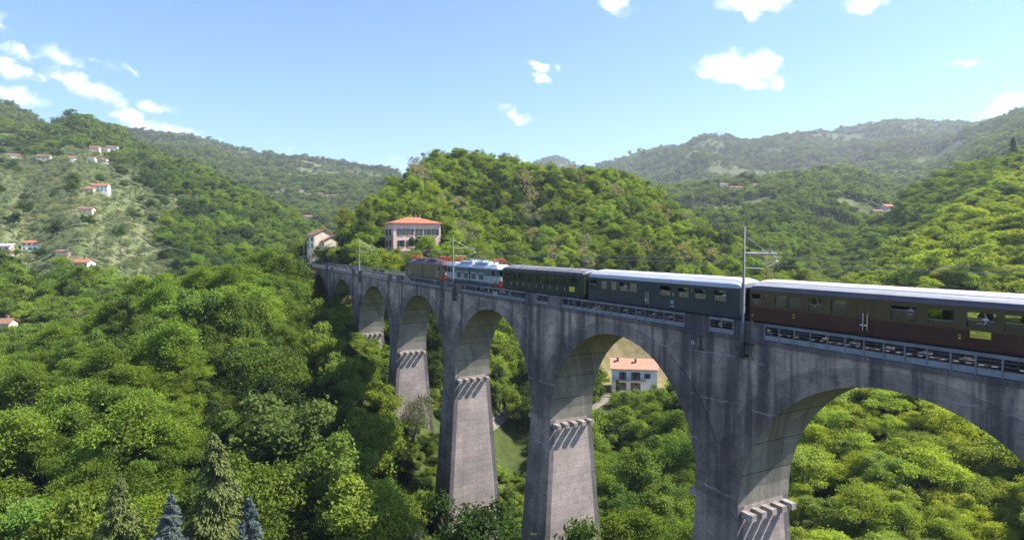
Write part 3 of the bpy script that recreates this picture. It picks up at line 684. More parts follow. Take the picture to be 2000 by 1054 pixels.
def coach(name, label, sa, sb, wins, upper, lower, roofm, cantm, doors=(), ztop=2.98, zbot=2.12, belt=1.98, ribs=None, zt=4.0, roof_ends=.9, seatstep=2.1):
    """sa<sb sigma ends; wins (sigma a, sigma b, mode)"""
    L = sb - sa - .55; sc_ = (sa + sb) / 2
    r = thing(name, label, 'railway coach', (*l2w(-sc_, YT), ZR), ANG, 'vehicles of the heritage train')
    hw = 1.43; ops = []
    for (a, b, mode) in wins: ops.append((-(b - sc_), -(a - sc_), zbot, ztop))
    mb = MB(); zl = [.98, belt, 3.27]
    wallp(mb, -L / 2, L / 2, zl, ops, -hw, -hw + .07, [1, 0], 2)
    wallp(mb, -L / 2, L / 2, zl, ops, hw, hw - .07, [1, 0], 2)
    for sx in (-1, 1):
        x0, x1 = sorted((sx * L / 2, sx * (L / 2 - .06)))
        mb.box(x0, x1, -hw + .001, hw - .001, .98, 3.268, 1)
        mb.box(sx * L / 2 - .02, sx * L / 2 + .02, -hw + .1, hw - .1, 3.26, 3.3, 1)
    mb.box(-L / 2 + .06, L / 2 - .06, -hw + .07, hw - .07, 1.1, 1.2, 3); mb.box(-L / 2 + .06, L / 2 - .06, -hw + .07, hw - .07, 3.2, 3.26, 2)
    # rain strip and lower sill line
    for sy in (-1, 1): mb.box(-L / 2, L / 2, sy * hw - .012, sy * hw + .012, .965, .98, 1)
    mb.build('body', [upper, lower, mint, mfloor], r)
    make_roof(r, L, hw + .03, 3.24, 3.56, zt, [roofm, cantm], ends=roof_ends, ribs=ribs)
    for (a, b, mode), o in zip(wins, ops):
        for sy in (-1, 1):
            m2 = MB(); x0, x1, z0, z1 = o; y = sy * hw
            for (p, q, s_, u) in ((x0, x1, z0, z0 + .035), (x0, x1, z1 - .03, z1), (x0, x0 + .03, z0 + .035, z1 - .03), (x1 - .03, x1, z0 + .035, z1 - .03)):
                m2.box(p, q, y - .035, y + .02 * sy + (.015 if sy > 0 else -.005), s_, u)
            if mode != 'closed': zz = {'half': .52, 'low': .72, 'quarter': .3}[mode]; m2.box(x0 + .03, x1 - .03, y - .02, y + .02, z0 + (z1 - z0) * zz - .015, z0 + (z1 - z0) * zz + .015, 1)
            w = m2.build('window', [upper, mframe], r)
            m3 = MB(); zz = 1 if mode == 'closed' else {'half': .52, 'low': .72, 'quarter': .3}[mode]
            m3.box(x0 + .03, x1 - .03, y - sy * .035 - .003, y - sy * .035 + .003, z0 + .035, z0 + (z1 - z0) * zz - .03); m3.build('pane', mglass, w)
    for (s0_, s1_, hs) in doors:
        x0, x1 = -(s1_ - sc_), -(s0_ - sc_)
        m2 = MB()
        for sy in (-1, 1):
            for (p, q) in ((x0, x0 + .02), ((x0 + x1) / 2 - .012, (x0 + x1) / 2 + .012), (x1 - .02, x1)): m2.box(p, q, sy * hw - .014, sy * hw + .014, 1.0, 3.05)
            m2.box(x0, x1, sy * hw - .014, sy * hw + .014, 3.05, 3.08)
        m2.box(x0 + .1, x1 - .1, -hw - .28, -hw + .1, .45, .5); m2.box(x0 + .1, x1 - .1, -hw - .2, -hw + .1, .72, .76)
        d = m2.build('door', lower, r)
        for h_ in hs:
            x = -(h_ - sc_); m3 = MB(); m3.tube([(x, -hw - .01, 1.25), (x, -hw - .075, 1.3), (x, -hw - .075, 2.3), (x, -hw - .01, 2.35)], .022, 6); m3.box(x - .2, x - .03, -hw - .05, -hw, 1.55, 1.62); m3.build('handle', mchrome, d)
    m2 = MB(); m2.box(-L / 2 + .1, L / 2 - .1, -1.2, 1.2, .82, .97)
    for q in range(6): x = -L * .26 + q * L * .105; m2.box(x - .75, x + .5, -1.25, -.55, .32, .82); m2.box(x - .6, x + .6, .55, 1.25, .36, .82)
    m2.tube([(-L * .2, -.3, .55), (L * .2, -.3, .55)], .14, 8); m2.build('underframe', mund, r)
    for sx in (-1, 1): bogie(r, sx * (L / 2 - 3.0))
    buffers(r, L, mund)
    for sx in (-1, 1):
        m2 = MB(); x0, x1 = sorted((sx * L / 2, sx * (L / 2 + .24))); 
        for i in range(3): m2.box(x0 + .08 * i, x0 + .08 * i + .06, -.55, -.42, 1.1, 3.15); m2.box(x0 + .08 * i, x0 + .08 * i + .06, .42, .55, 1.1, 3.15); m2.box(x0 + .08 * i, x0 + .08 * i + .06, -.55, .55, 3.15, 3.28)
        m2.box(x0, x0 + .05, -.42, .42, 1.1, 3.15); m2.build('gangway', mrub, r)
    x = -L / 2 + 1.6
    while x < L / 2 - 1.5:
        for y0 in (-1.3, .35):
            m2 = MB(); m2.box(x, x + .5, y0 if y0 < 0 else y0, (y0 if y0 < 0 else y0) + .95, 1.2, 1.62); m2.box(x + .5, x + .6, y0, y0 + .95, 1.2, 2.3); m2.build('seat', mseat, r)
        x += seatstep
    return r, sc_, hw

mbrU = paint('isabella_paint', (.085, .060, .022), .5, .15, .5, spec=.2, dirt=((.05, .04, .025), .5), stretch=(.4, 1, 1.5)); mbrL = paint('chestnut_paint', (.062, .021, .011), .5, .25, .6, spec=.2, dirt=((.12, .07, .045), .4), stretch=(.4, 1, 1.5))
mroofB = paint('weathered_silver_roof', (.52, .50, .48), .6, .22, .7, dirt=((.22, .19, .18), .5), stretch=(.25, 2, 2)); mroofBshade = paint('roof_side_painted_shade', (.085, .066, .09), .45, .2, .8)  # second material paints shade into the steep lower band of the roof
mgrU = paint('slate_paint', (.036, .044, .044), .5, .15, .5, spec=.2, dirt=((.035, .04, .04), .5)); mroofG = paint('silver_roof', (.60, .60, .60), .5, .18, .6, dirt=((.33, .32, .33), .5), stretch=(.3, 2, 2)); mroofGshade = paint('silver_roof_painted_shade', (.33, .36, .40), .4, .12, .6)  # last material is the silver roof again, bluer and darker as painted-in shade
mgnU = paint('bottle_green_paint', (.02, .034, .017), .5, .2, .6, spec=.2); mroofN = paint('lead_roof', (.22, .21, .215), .7, .3, .8, dirt=((.30, .29, .28), .5)); mcantN = paint('black_cantrail', (.035, .033, .036), .6)

brown, bsc, hw = coach('brown_passenger_coach', 'two tone brown coach with pale roof, nearest the camera', 11.6, 32.45,
    [(13.35, 14.7, 'closed'), (14.7 + .35, 16.05, 'half'), (16.4, 17.8, 'half'), (18.42, 19.8, 'quarter'), (20.4, 21.85, 'low'), (24.6, 25.72, 'closed'), (26.28, 27.36, 'half'), (27.85, 28.97, 'closed'), (29.0 + .03, 30.0, 'closed'), (31.15, 32.05, 'half')],
    mbrU, mbrL, mroofB, mroofBshade, doors=[(22.85, 24.0, (23.23, 23.5))])
grey, gsc, _ = coach('grey_passenger_coach', 'dark slate grey coach with silver roof and central double doors', 32.85, 52.7,
    [(34.4, 35.7, 'half'), (36.5, 37.8, 'half'), (38.35, 39.65, 'half'), (40.5, 41.9, 'half'), (44.9, 46.0, 'closed'), (46.3, 47.4, 'half'), (47.85, 48.85, 'closed'), (49.35, 50.4, 'closed'), (51.1, 52.2, 'half')],
    mgrU, mgrU, mroofG, mroofGshade, doors=[(42.7, 44.2, (43.3, 43.6))])
gw = []
for q in range(27):
    a = 54.1 + q * .617 + .1; gw.append((a, a + .42, 'quarter' if q in (1, 2, 20, 24) else 'closed'))
green, nsc, _ = coach('green_passenger_coach', 'old dark green coach with a long row of narrow windows', 53.1, 71.45, gw, mgnU, mgnU, mroofN, mcantN,
    doors=[(54.75 + q * 1.851, 55.35 + q * 1.851, (55.28 + q * 1.851,)) for q in range(9)], ribs=[-8.5 + 1.3 * i for i in range(14)], zt=3.92, belt=1.9)
for o in [c for c in green.children if c.name.startswith('door')]:
    for h_ in o.children: h_.scale = (.8, 1, .35); h_.location = (0, -.29 + .0, 1.05)
for h_ in [h for c in green.children if c.name.startswith('door') for h in c.children]: h_.location = (h_.location.x, -.02, 1.1)
# lettering on the coaches
def on_side(root, sc_, s, z, txt, size, mat, name='number'): return lettering(name, txt, size, mat, root, (-(s - sc_), -hw - .012, z))
on_side(brown, bsc, 28.3 + .15, 1.62, '2', .36, myel); on_side(brown, bsc, 18.1, 1.55, '2', .36, myel); on_side(brown, bsc, 30.75, 2.9, '1', .22, mwhite)
on_side(grey, gsc, 45.95 + .1, 2.45 - .1, '2', .34, mwhite); on_side(grey, gsc, 40.2, 2.3, '2', .36, mwhite); on_side(grey, gsc, 37.95 + .12, 2.75, '1', .3, mwhite); on_side(grey, gsc, 40.3, 1.62, 'FS', .42, mwhite, 'railway_letters')
on_side(grey, gsc, 40.3, 1.28, 'B 30240', .14, mwhite, 'coach_number'); on_side(brown, bsc, 31.9, 1.35, '15', .18, mwhite, 'small_number')
for root, sc_, s, z, w_, h_ in ((brown, bsc, 17.1, 1.78, .98, .36), (green, nsc, 55.4, 1.78, .98, .5)):
    m2 = MB(); m2.box(-(s - sc_) - w_ / 2, -(s - sc_) + w_ / 2, -hw - .02, -hw - .004, z - h_ / 2, z + h_ / 2); p = m2.build('destination_plate', myel, root)
    lettering('plate_lettering', 'PISTOIA', .11, mblackp, p, (-(s - sc_), -hw - .024, z + .09)); lettering('plate_lettering', 'PORRETTA T.', .145, mblackp, p, (-(s - sc_), -hw - .024, z - .07))

def pantograph(r, x, mat, up=0):
    mb = MB(); z = 4.02
    for dx in (-.7, .7):
        for y in (-.55, .55): mb.cyl((x + dx, y, z), (0, 0, 1), .07, .3, 8)
    for y in (-.55, .55): mb.bar((x - .9, y, z + .17), (x + .9, y, z + .17), .07)
    for dx in (-.85, 0, .85): mb.bar((x + dx, -.6, z + .18), (x + dx, .6, z + .18), .07)
    for y in (-.5, .5): mb.tube([(x - .7, y, z + .2), (x + 1.0, y * .8, z + .32), (x - .6, y * .7, z + .42)], .035, 6)
    mb.tube([(x - .6, -.95, z + .38), (x - .6, -.6, z + .46), (x - .6, .6, z + .46), (x - .6, .95, z + .38)], .04, 6); mb.tube([(x - .3, -.95, z + .38), (x - .3, -.6, z + .46), (x - .3, .6, z + .46), (x - .3, .95, z + .38)], .04, 6)
    mb.build('pantograph', mat, r)

def loco(name, label, sa, sb, low, mid, up, roofm, front, pan, pattern):
    L = sb - sa - 1.15; sc_ = (sa + sb) / 2; hw = 1.46
    r = thing(name, label, 'locomotive', (*l2w(-sc_, YT), ZR), ANG, 'vehicles of the heritage train')
    mats = [low, mid, up, mint, front, roofm]
    for sx in (-1, 1):
        mb = MB(); g = .16; e = L / 2
        ops = [(e - 1.75, e - .95, 2.42, 3.0)] if sx > 0 else [(-e + .95, -e + 1.75, 2.42, 3.0)]
        x0, x1 = (g, e - .25) if sx > 0 else (-e + .25, -g)
        for y in (-1, 1): wallp(mb, x0, x1, [.95, 1.42, 2.3, 3.22], ops, y * hw, y * (hw - .05), [0, 1, 2], 3)
        # rounded, slightly raked cab front
        zs_ = [.95, 1.42, 2.3, 3.22]; xo = [e - .02, e, e - .04, e - .24]
        yh = [hw, hw - .06, hw - .3, 0]
        for j in range(3):
            pts = []
            for zi in (j, j + 1):
                row = [(sx * (e - .25), hw), (sx * (xo[zi] - .1), hw - .12), (sx * xo[zi], hw - .45), (sx * xo[zi], -hw + .45), (sx * (xo[zi] - .1), -hw + .12), (sx * (e - .25), -hw)]
                pts.append([(a, b, zs_[zi]) for a, b in row])
            mb.loft(pts, 4 if j == 0 else (1 if j == 1 else 2), cap=False, closed=False)
        mb.add([(sx * g, -hw, .95), (sx * g, hw, .95), (sx * g, hw, 3.22), (sx * g, -hw, 3.22)], [(0, 1, 2, 3)], 2)
        mb.box(min(x0, x1), max(x0, x1), -hw + .05, hw - .05, 1.0, 1.1, 3)
        b = mb.build('body', mats, r)
        P = roof_prof(hw + .01, 3.2, 3.42, 3.86); m2 = MB(); rings = []
        for q in range(8):
            f = q / 7; x = g - .1 + (e - g + .1) * f; k = max(0, (f - .86) / .14) ** 2 * .75
            rings.append([(sx * x, y * (1 - .1 * k), 3.2 + (z - 3.2) * (1 - k)) for y, z in P])
        m2.loft(rings, closed=False, cap=False); m2.add(rings[0], [tuple(range(len(P)))]); m2.add(rings[-1], [tuple(range(len(P)))]); m2.build('roof', [roofm], r)
        for y in (-1, 1):
            w0, w1 = ops[0][0], ops[0][1]
            m3 = MB(); m3.box(w0, w1, y * (hw - .03) - .004, y * (hw - .03) + .004, 2.42, 3.0); m3.build('cab_side_window', mglass2, r)
        for y0, y1 in ((-1.05, -.08), (.08, 1.05)):
            m3 = MB(); a, c_ = e - .035, e - .2; m3.add([(sx * (a + .012), y0, 2.42), (sx * (a + .012), y1, 2.42), (sx * (c_ + .012), y1, 3.06), (sx * (c_ + .012), y0, 3.06)], [(0, 1, 2, 3)])
            m3.add([(sx * (a + .002), y0, 2.42), (sx * (a + .002), y1, 2.42), (sx * (c_ + .002), y1, 3.06), (sx * (c_ + .002), y0, 3.06)], [(0, 1, 2, 3)])
            m3.build('windscreen', mglass2, r)
        # buffer beam in red that wraps round the sides, with lamps
        m3 = MB()
        m3.loft([[(sx * (e - 1.05), -hw - .012, zz) for zz in (1.0, 1.0, 1.4, 1.4)][:0] or [(sx * (e - 1.0), y * (hw + .014), .9), (sx * (e - .55), y * (hw + .014), .62), (sx * (e + .03), y * (hw - .3), .62), (sx * (e + .03), y * (hw - .3), 1.62), (sx * (e - .25), y * (hw + .014), 1.72), (sx * (e - .8), y * (hw + .014), 1.6)] for y in (-1, 1)])
        bb = m3.build('buffer_beam', front, r)
        for y in (-.9, .9): m4 = MB(); m4.cyl((sx * (e + .05), y, 1.86), (1, 0, 0), .13, .16, 14); m4.build('headlight', mwhite, r)
        m5 = MB()
        for y in (-hw - .03, hw + .03):
            for dx in (1.98, 2.65): m5.tube([(sx * (e - dx), y, 1.2), (sx * (e - dx), y, 2.3)], .02, 5)
        m5.build('handrail', mchrome, r)
        bogie(r, sx * (e - 2.9), 2.8)
        pantograph(r, sx * (e - 2.1), pan)
        m6 = MB(); m6.box(min(sx * .5, sx * 4.6), max(sx * .5, sx * 4.6), -.85, .85, 3.8, 4.06); m6.box(min(sx * .9, sx * 2.4), max(sx * .9, sx * 2.4), -.5, .5, 4.06, 4.2)
        for q in range(3): m6.cyl((sx * (1.2 + q * 1.3), .7, 4.15), (0, 0, 1), .07, .3, 8)
        m6.tube([(sx * .2, .62, 4.3), (sx * 5.4, .62, 4.3)], .025, 5)
        m6.build('roof_hatch', roofm, r)
        for (a, w_) in pattern:
            m7 = MB(); c0 = sx * a
            m7.box(c0 - w_ / 2 - .16, c0 + w_ / 2 + .16, -hw - .012, -hw, 2.3, 2.62, 0); m7.box(c0 - w_ / 2, c0 + w_ / 2, -hw - .025, -hw - .006, 1.68, 2.45, 1)
            for q in range(9): m7.box(c0 - w_ / 2, c0 + w_ / 2, -hw - .04, -hw - .02, 1.7 + q * .085, 1.73 + q * .085, 2)
            m7.build('grille', [mid, mgrl, low], r)
    bogie(r, 0, 2.8)
    m8 = MB(); m8.box(-.17, .17, -hw + .12, hw - .12, 1.0, 3.2); m8.build('gangway', mrub, r)
    m9 = MB(); m9.box(-L / 2 + .4, L / 2 - .4, -1.2, 1.2, .7, .95); m9.build('underframe', mund, r); buffers(r, L, mund)
    return r, sc_
mteal = paint('slate_blue_paint', (.032, .06, .08), .4, .15, .6); mlg = paint('pearl_grey_paint', (.26, .305, .32), .4, .12, .6); mdb = paint('navy_paint', (.022, .034, .06), .4, .15, .6); mred = paint('signal_red_paint', (.33, .02, .018), .45, .15, 2)
mrfw = paint('pale_grey_roof', (.46, .50, .54), .55, .2, .8, dirt=((.25, .26, .28), .4)); mpan = paint('red_pantograph', (.50, .05, .03), .5, .15, 3)
mob = paint('olive_brown_paint', (.115, .078, .026), .5, .18, .6, dirt=((.05, .04, .02), .5)); mob2 = paint('brown_paint', (.10, .062, .028), .5, .18, .6); mrfb = paint('plum_brown_roof', (.115, .075, .085), .6, .2, .8, dirt=((.07, .05, .06), .5))
loco('electric_locomotive', 'grey, white and dark blue electric locomotive with red buffer beam, coupled to the green coach', 71.75, 90.2, mdb, mlg, mteal, mrfw, mred, mpan, [(1.3, 1.35), (3.7, 1.35)])
loco('electric_locomotive', 'olive brown electric locomotive with plum roof leading the train', 90.3, 108.7, mob2, mob, mob, mrfb, mred, mpan, [])
# ------------------------------------------------------------------ passengers
mskin = paint('skin', (.45, .26, .18), .6, .1, 4)
def skin_mesh(verts, edges, rad, root=0, sub=1):
    me = bpy.data.meshes.new('figure'); me.from_pydata(verts, edges, [])
    o = bpy.data.objects.new('figure', me); COL.objects.link(o)
    sk = o.modifiers.new('skin', 'SKIN'); sk.use_smooth_shade = True
    for i, r in enumerate(rad): me.skin_vertices[0].data[i].radius = r if hasattr(r, '__len__') else (r, r); me.skin_vertices[0].data[i].use_root = i == root
    sb = o.modifiers.new('sub', 'SUBSURF'); sb.levels = sb.render_levels = sub
    dg = bpy.context.evaluated_depsgraph_get(); m2 = bpy.data.meshes.new_from_object(o.evaluated_get(dg)); bpy.data.objects.remove(o); bpy.data.meshes.remove(me)
    m2.materials.clear(); return m2
def person(label, loc, rz, shirt, trousers, hair, larm, rarm, lean=0., turn=0., h=1.72):
    """facing local -y; arms: elbow and hand offsets from the shoulder"""
    r = thing('person', label, 'person', loc, rz, 'passengers at the train windows'); k = h / 1.72
    V = [(0, 0, .95), (0, lean * .4, 1.18), (0, lean * .8, 1.38), (0, lean, 1.47), (0, lean, 1.56), (.03 * turn, lean - .02, 1.66), (.02 * turn, lean - .012, 1.735)]
    E = [(0, 1), (1, 2), (2, 3), (3, 4), (4, 5), (5, 6)]; R = [(.15, .11), (.145, .105), (.16, .11), (.075, .07), (.052, .055), (.078, .098), (.06, .075)]
    V.append((.015 * turn, lean - .125, 1.645)); E.append((5, 7)); R.append(.018)
    hands = []; arms = []
    for sx, (el, ha) in ((-1, larm), (1, rarm)):
        n = len(V); sh = (sx * .185, lean * .9, 1.405); e = tuple(a + b for a, b in zip(sh, el)); w = tuple(a + b for a, b in zip(e, ha))
        d = Vector(ha).normalized(); p = Vector(w) + d * .07
        V += [sh, e, w, tuple(p)]; E += [(2, n), (n, n + 1), (n + 1, n + 2), (n + 2, n + 3)]; R += [.058, .043, .03, (.042, .022)]
        hands.append((p, d)); arms.append((sh, e, w))
    for sx in (-1, 1):
        n = len(V); V += [(sx * .09, 0, .86), (sx * .1, -.01, .48), (sx * .1, .02, .09), (sx * .105, -.13, .035)]; E += [(0, n), (n, n + 1), (n + 1, n + 2), (n + 2, n + 3)]; R += [.088, .062, .042, (.045, .035)]
    bm_ = skin_mesh([tuple(c * k for c in v) for v in V], E, [tuple(c * k for c in q) if hasattr(q, '__len__') else q * k for q in R])
    # fingers: five separate bent chains joined into the body mesh
    mb = MB(); mb.v = [tuple(v.co) for v in bm_.vertices]; mb.f = [list(p.vertices) for p in bm_.polygons]; mb.m = [0] * len(mb.f)
    for p, d in hands:
        p = p * k; a = d.cross(Vector((0, 0, 1))); a = a.normalized() if a.length > .1 else Vector((1, 0, 0)); b = a.cross(d)
        for q, ln in ((-.03, .07), (-.01, .085), (.01, .08), (.03, .062)): mb.tube([p + a * q, p + a * q + d * ln * .55, p + a * q + d * ln * .85 - b * .03], [.009, .009, .007], 6)
        mb.tube([p - d * .05 + a * .03, p - d * .01 + a * .065, p + d * .025 + a * .07], [.011, .010, .008], 6)
    for sx in (-1, 1): mb.ball((sx * .03 * k, (lean - .098) * k, 1.672 * k), .011 * k, 6, 1); mb.ball((sx * .08 * k, lean * k, 1.65 * k), (.012, .022, .032), 6, 0)
    mb.box(-.024, .024, (lean - .108) * k, (lean - .09) * k, 1.596 * k, 1.604 * k, 1)
    mb.build('body', [mskin, mblackp], r, True)
    # shirt with sleeves, trousers and hair follow the body
    SV = [(0, 0, .93), (0, lean * .4, 1.18), (0, lean * .8, 1.38), (0, lean * .97, 1.45)]; SE = [(0, 1), (1, 2), (2, 3)]; SR = [(.168, .128), (.16, .12), (.178, .126), (.085, .08)]
    for sh, e, w in arms:
        n = len(SV); m_ = tuple(a + (b - a) * .8 for a, b in zip(sh, e)); SV += [sh, m_]; SE += [(2, n), (n, n + 1)]; SR += [.074, .06]
    me = skin_mesh([tuple(c * k for c in v) for v in SV], SE, [tuple(c * k for c in q) if hasattr(q, '__len__') else q * k for q in SR]); me.materials.append(shirt); o = bpy.data.objects.new('shirt', me); link(o, r)
    TV = [(0, 0, .95)]; TE = []; TR = [(.16, .12)]
    for sx in (-1, 1): n = len(TV); TV += [(sx * .09, 0, .86), (sx * .1, -.01, .48), (sx * .1, .02, .1)]; TE += [(0, n), (n, n + 1), (n + 1, n + 2)]; TR += [.1, .074, .058]
    me = skin_mesh([tuple(c * k for c in v) for v in TV], TE, [tuple(c * k for c in q) if hasattr(q, '__len__') else q * k for q in TR]); me.materials.append(trousers); o = bpy.data.objects.new('trousers', me); link(o, r)
    mb = MB(); mb.ball((.02 * turn, (lean + .012) * k, 1.70 * k), (.088, .105, .095), 12); mb.ball((0, (lean + .05) * k, 1.63 * k), (.08, .065, .09), 10); mb.build('hair', hair, r, True)
    return r
mshw = paint('white_shirt', (.72, .74, .78), .9, .06, 3); mshb = paint('pale_blue_shirt', (.42, .52, .68), .9, .08, 3); mshg = paint('green_shirt', (.12, .2, .09), .9, .1, 3); mshd = paint('dark_jacket', (.03, .03, .04), .9, .1, 3); mshr = paint('red_shirt', (.3, .05, .04), .9, .1, 3)
mtr = paint('dark_trousers', (.03, .035, .05), .9, .1, 3); mh1 = paint('dark_hair', (.02, .014, .01), .8, .2, 8); mh2 = paint('grey_hair', (.3, .28, .26), .8, .2, 8); mh3 = paint('fair_hair', (.32, .2, .09), .8, .2, 8)
dn = ((.05, 0, -.27), (0, -.1, -.22)); up_ = ((.1, -.16, -.18), (-.02, -.2, .12)); rl = ((.06, -.1, -.24), (-.05, -.24, .04))
def seat_at(s, y): return (*l2w(-s, YT + y), ZR + 1.2)
person('passenger in a white shirt leaning on the open window of the brown coach', seat_at(16.95, -1.12), ANG - .9, mshw, mtr, mh1, ((-.12, -.2, -.1), (.02, -.26, .02)), rl, -.05, 1)
person('passenger in a pale blue shirt standing inside the brown coach', seat_at(20.85, -1.1), ANG - .4, mshb, mtr, mh1, dn, ((.1, -.1, -.2), (0, -.22, .02)), 0, 0, 1.86)
person('fair haired passenger looking out of the brown coach next to the mast', seat_at(31.45, -1.05), ANG + .3, mshd, mtr, mh3, rl, rl, -.04, 0)
person('passenger in a green shirt with raised arm in the grey coach', seat_at(38.9, -1.0), ANG + .2, mshg, mtr, mh1, dn, up_, 0, 1)
person('dark dressed passenger at a grey coach window with the number one beside it', seat_at(37.0, -1.02), ANG + .5, mshd, mtr, mh1, rl, dn, -.03, 0)
person('passenger in a white shirt at the grey coach window nearest the mast', seat_at(34.9, -1.0), ANG + .9, mshw, mtr, mh2, rl, up_, -.03, 1)
person('passenger in white behind an open window in the left half of the grey coach', seat_at(46.9, -1.05), ANG, mshw, mtr, mh2, dn, rl, -.05, 0)
person('passenger in white at a narrow window of the green coach', seat_at(69.8, -1.05), ANG, mshw, mtr, mh1, rl, dn, 0, 0)
person('passenger in red at the second open window of the brown coach', seat_at(26.9, -1.0), ANG - .3, mshr, mtr, mh1, dn, rl, 0, 0)
person('dark dressed passenger sitting low beside the white shirted one in the brown coach', seat_at(17.45, -.8), ANG + 1.6, mshd, mtr, mh1, dn, rl, 0, 0, 1.55)

# ------------------------------------------------------------------ houses
def roofmat(name, col): 
    m, t, bs = new_mat(name); tc = t.new('ShaderNodeTexCoord'); ob = tc.outputs['Object']
    n = t.noise(ob, 1.2, 5, .65); n2 = t.noise(ob, 7, 3, .6); s = t.new('ShaderNodeSeparateXYZ'); t.l.new(ob, s.inputs[0])
    w = t.math('SINE', t.math('MULTIPLY', t.math('ADD', s.outputs[0], s.outputs[1]), 24))
    c = t.mix(t.ramp(n, .3, .7), tuple(q * .72 for q in col), col); c = t.mix(t.math('MULTIPLY', t.ramp(n2, .5, .75), .5), c, tuple(q * .5 for q in col)); c = t.mix(t.math('MULTIPLY', t.ramp(w, .3, 1), .22), c, tuple(q * .35 for q in col))
    t.l.new(c, bs.inputs['Base Color']); bs.inputs['Roughness'].default_value = .9; return m
mtile = roofmat('terracotta_tiles', (.48, .155, .075)); mtile2 = roofmat('pale_terracotta_tiles', (.62, .30, .19)); mtile3 = roofmat('old_brown_tiles', (.27, .14, .09))
mpink = paint('pink_plaster', (.80, .53, .43), .9, .12, .5, dirt=((.45, .32, .28), .4)); mcream = paint('cream_plaster', (.66, .57, .43), .9, .12, .5, dirt=((.4, .34, .26), .4)); mwhp = paint('white_plaster', (.82, .81, .78), .9, .08, .5, dirt=((.5, .48, .44), .35))
mshut = paint('dark_shutter', (.05, .045, .04), .7, .2, 3); mgreen_s = paint('green_shutter', (.035, .06, .045), .7, .2, 3); mpane = paint('dark_window_pane', (.03, .035, .042), .12, .2, 2, spec=.8); mfrm = paint('window_frame', (.5, .46, .4), .7); mstone = paint('rubble_stone', (.3, .27, .23), .95, .4, 1.3, dirt=((.12, .11, .08), .6)); mchim = paint('chimney_brick', (.3, .19, .14), .9, .3, 4)
HOUSES = []                               # (px, half width px, py base, distance) for keeping sight lines open
def house(name, label, loc, rz, w, d, h, roof, wallm, tilem, wins, found=6., over=.45, rise=None, chim=(), group=None, detail=True, door=None, shut=mshut):
    """front faces local -y; wins: list (face, u, z, w, h); face in f b l r; u from the centre of the face"""
    r = thing(name, label, 'house', loc, rz, group)
    mb = MB(); mb.box(-w / 2, w / 2, -d / 2, d / 2, -found, h)
    if roof == 'gable':
        rise = rise or d * .24
        for sx in (-1, 1): mb.add([(sx * w / 2, -d / 2, h), (sx * w / 2, d / 2, h), (sx * w / 2, 0, h + rise)], [(0, 1, 2)])
    if roof == 'gable_y':
        rise = rise or w * .24
        for sy in (-1, 1): mb.add([(-w / 2, sy * d / 2, h), (w / 2, sy * d / 2, h), (0, sy * d / 2, h + rise)], [(0, 1, 2)])
    mb.build('wall', wallm, r)
    mb = MB(); o = over; th = .2
    if roof == 'hip':
        rise = rise or min(w, d) * .2; a = max(w, d) / 2 - min(w, d) / 2
        rd = [(-a, 0), (a, 0)] if w >= d else [(0, -a), (0, a)]
        E = [(-w / 2 - o, -d / 2 - o), (w / 2 + o, -d / 2 - o), (w / 2 + o, d / 2 + o), (-w / 2 - o, d / 2 + o)]
        for q in range(4): pass
        vs = [(x, y, h) for x, y in E] + [(x, y, h + th) for x, y in E] + [(*rd[0], h + th + rise), (*rd[1], h + th + rise)]
        fs = [(3, 2, 1, 0), (0, 1, 5, 4), (1, 2, 6, 5), (2, 3, 7, 6), (3, 0, 4, 7)]
        fs += [(4, 5, 9, 8), (5, 6, 9), (6, 7, 8, 9), (7, 4, 8)] if w >= d else [(4, 5, 8), (5, 6, 9, 8), (6, 7, 9), (7, 4, 8, 9)]
        mb.add(vs, fs)
    else:
        def slab(p): mb.loft([[(x, y, z) for x, y, z in p], [(x, y, z + th) for x, y, z in p]])
        if roof == 'gable':
            k = rise / (d / 2)
            for sy in (-1, 1): slab([(-w / 2 - o, sy * (d / 2 + o), h - o * k + .01), (w / 2 + o, sy * (d / 2 + o), h - o * k + .01), (w / 2 + o, sy * .001, h + rise + .01), (-w / 2 - o, sy * .001, h + rise + .01)])
        elif roof == 'gable_y':
            k = rise / (w / 2)
            for sx in (-1, 1): slab([(sx * (w / 2 + o), -d / 2 - o, h - o * k + .01), (sx * (w / 2 + o), d / 2 + o, h - o * k + .01), (sx * .001, d / 2 + o, h + rise + .01), (sx * .001, -d / 2 - o, h + rise + .01)])
        else:
            rise = rise or .8; slab([(-w / 2 - o, -d / 2 - o, h + .01), (w / 2 + o, -d / 2 - o, h + .01), (w / 2 + o, d / 2 + o, h + rise), (-w / 2 - o, d / 2 + o, h + rise)])
    rf = mb.build('roof', tilem, r)
    for (cx, cy) in chim:
        if roof == 'gable': zr = h + rise * (1 - abs(cy) / (d / 2))
        elif roof == 'gable_y': zr = h + rise * (1 - abs(cx) / (w / 2))
        elif roof == 'hip': zr = h + rise * max(0, min(1, (min(w, d) / 2 - (abs(cy) if w >= d else abs(cx))) / (min(w, d) / 2)))
        else: zr = h + .3
        m2 = MB(); m2.box(cx - .3, cx + .3, cy - .3, cy + .3, zr - .3, zr + 1.0); m2.box(cx - .4, cx + .4, cy - .4, cy + .4, zr + 1.0, zr + 1.12); m2.box(cx - .25, cx + .25, cy - .25, cy + .25, zr + 1.12, zr + 1.3); m2.build('chimney', mchim, rf)
    def onface(f, u, out):
        return {'f': (u, -d / 2 - out), 'b': (-u, d / 2 + out), 'l': (-w / 2 - out, -u), 'r': (w / 2 + out, u)}[f]
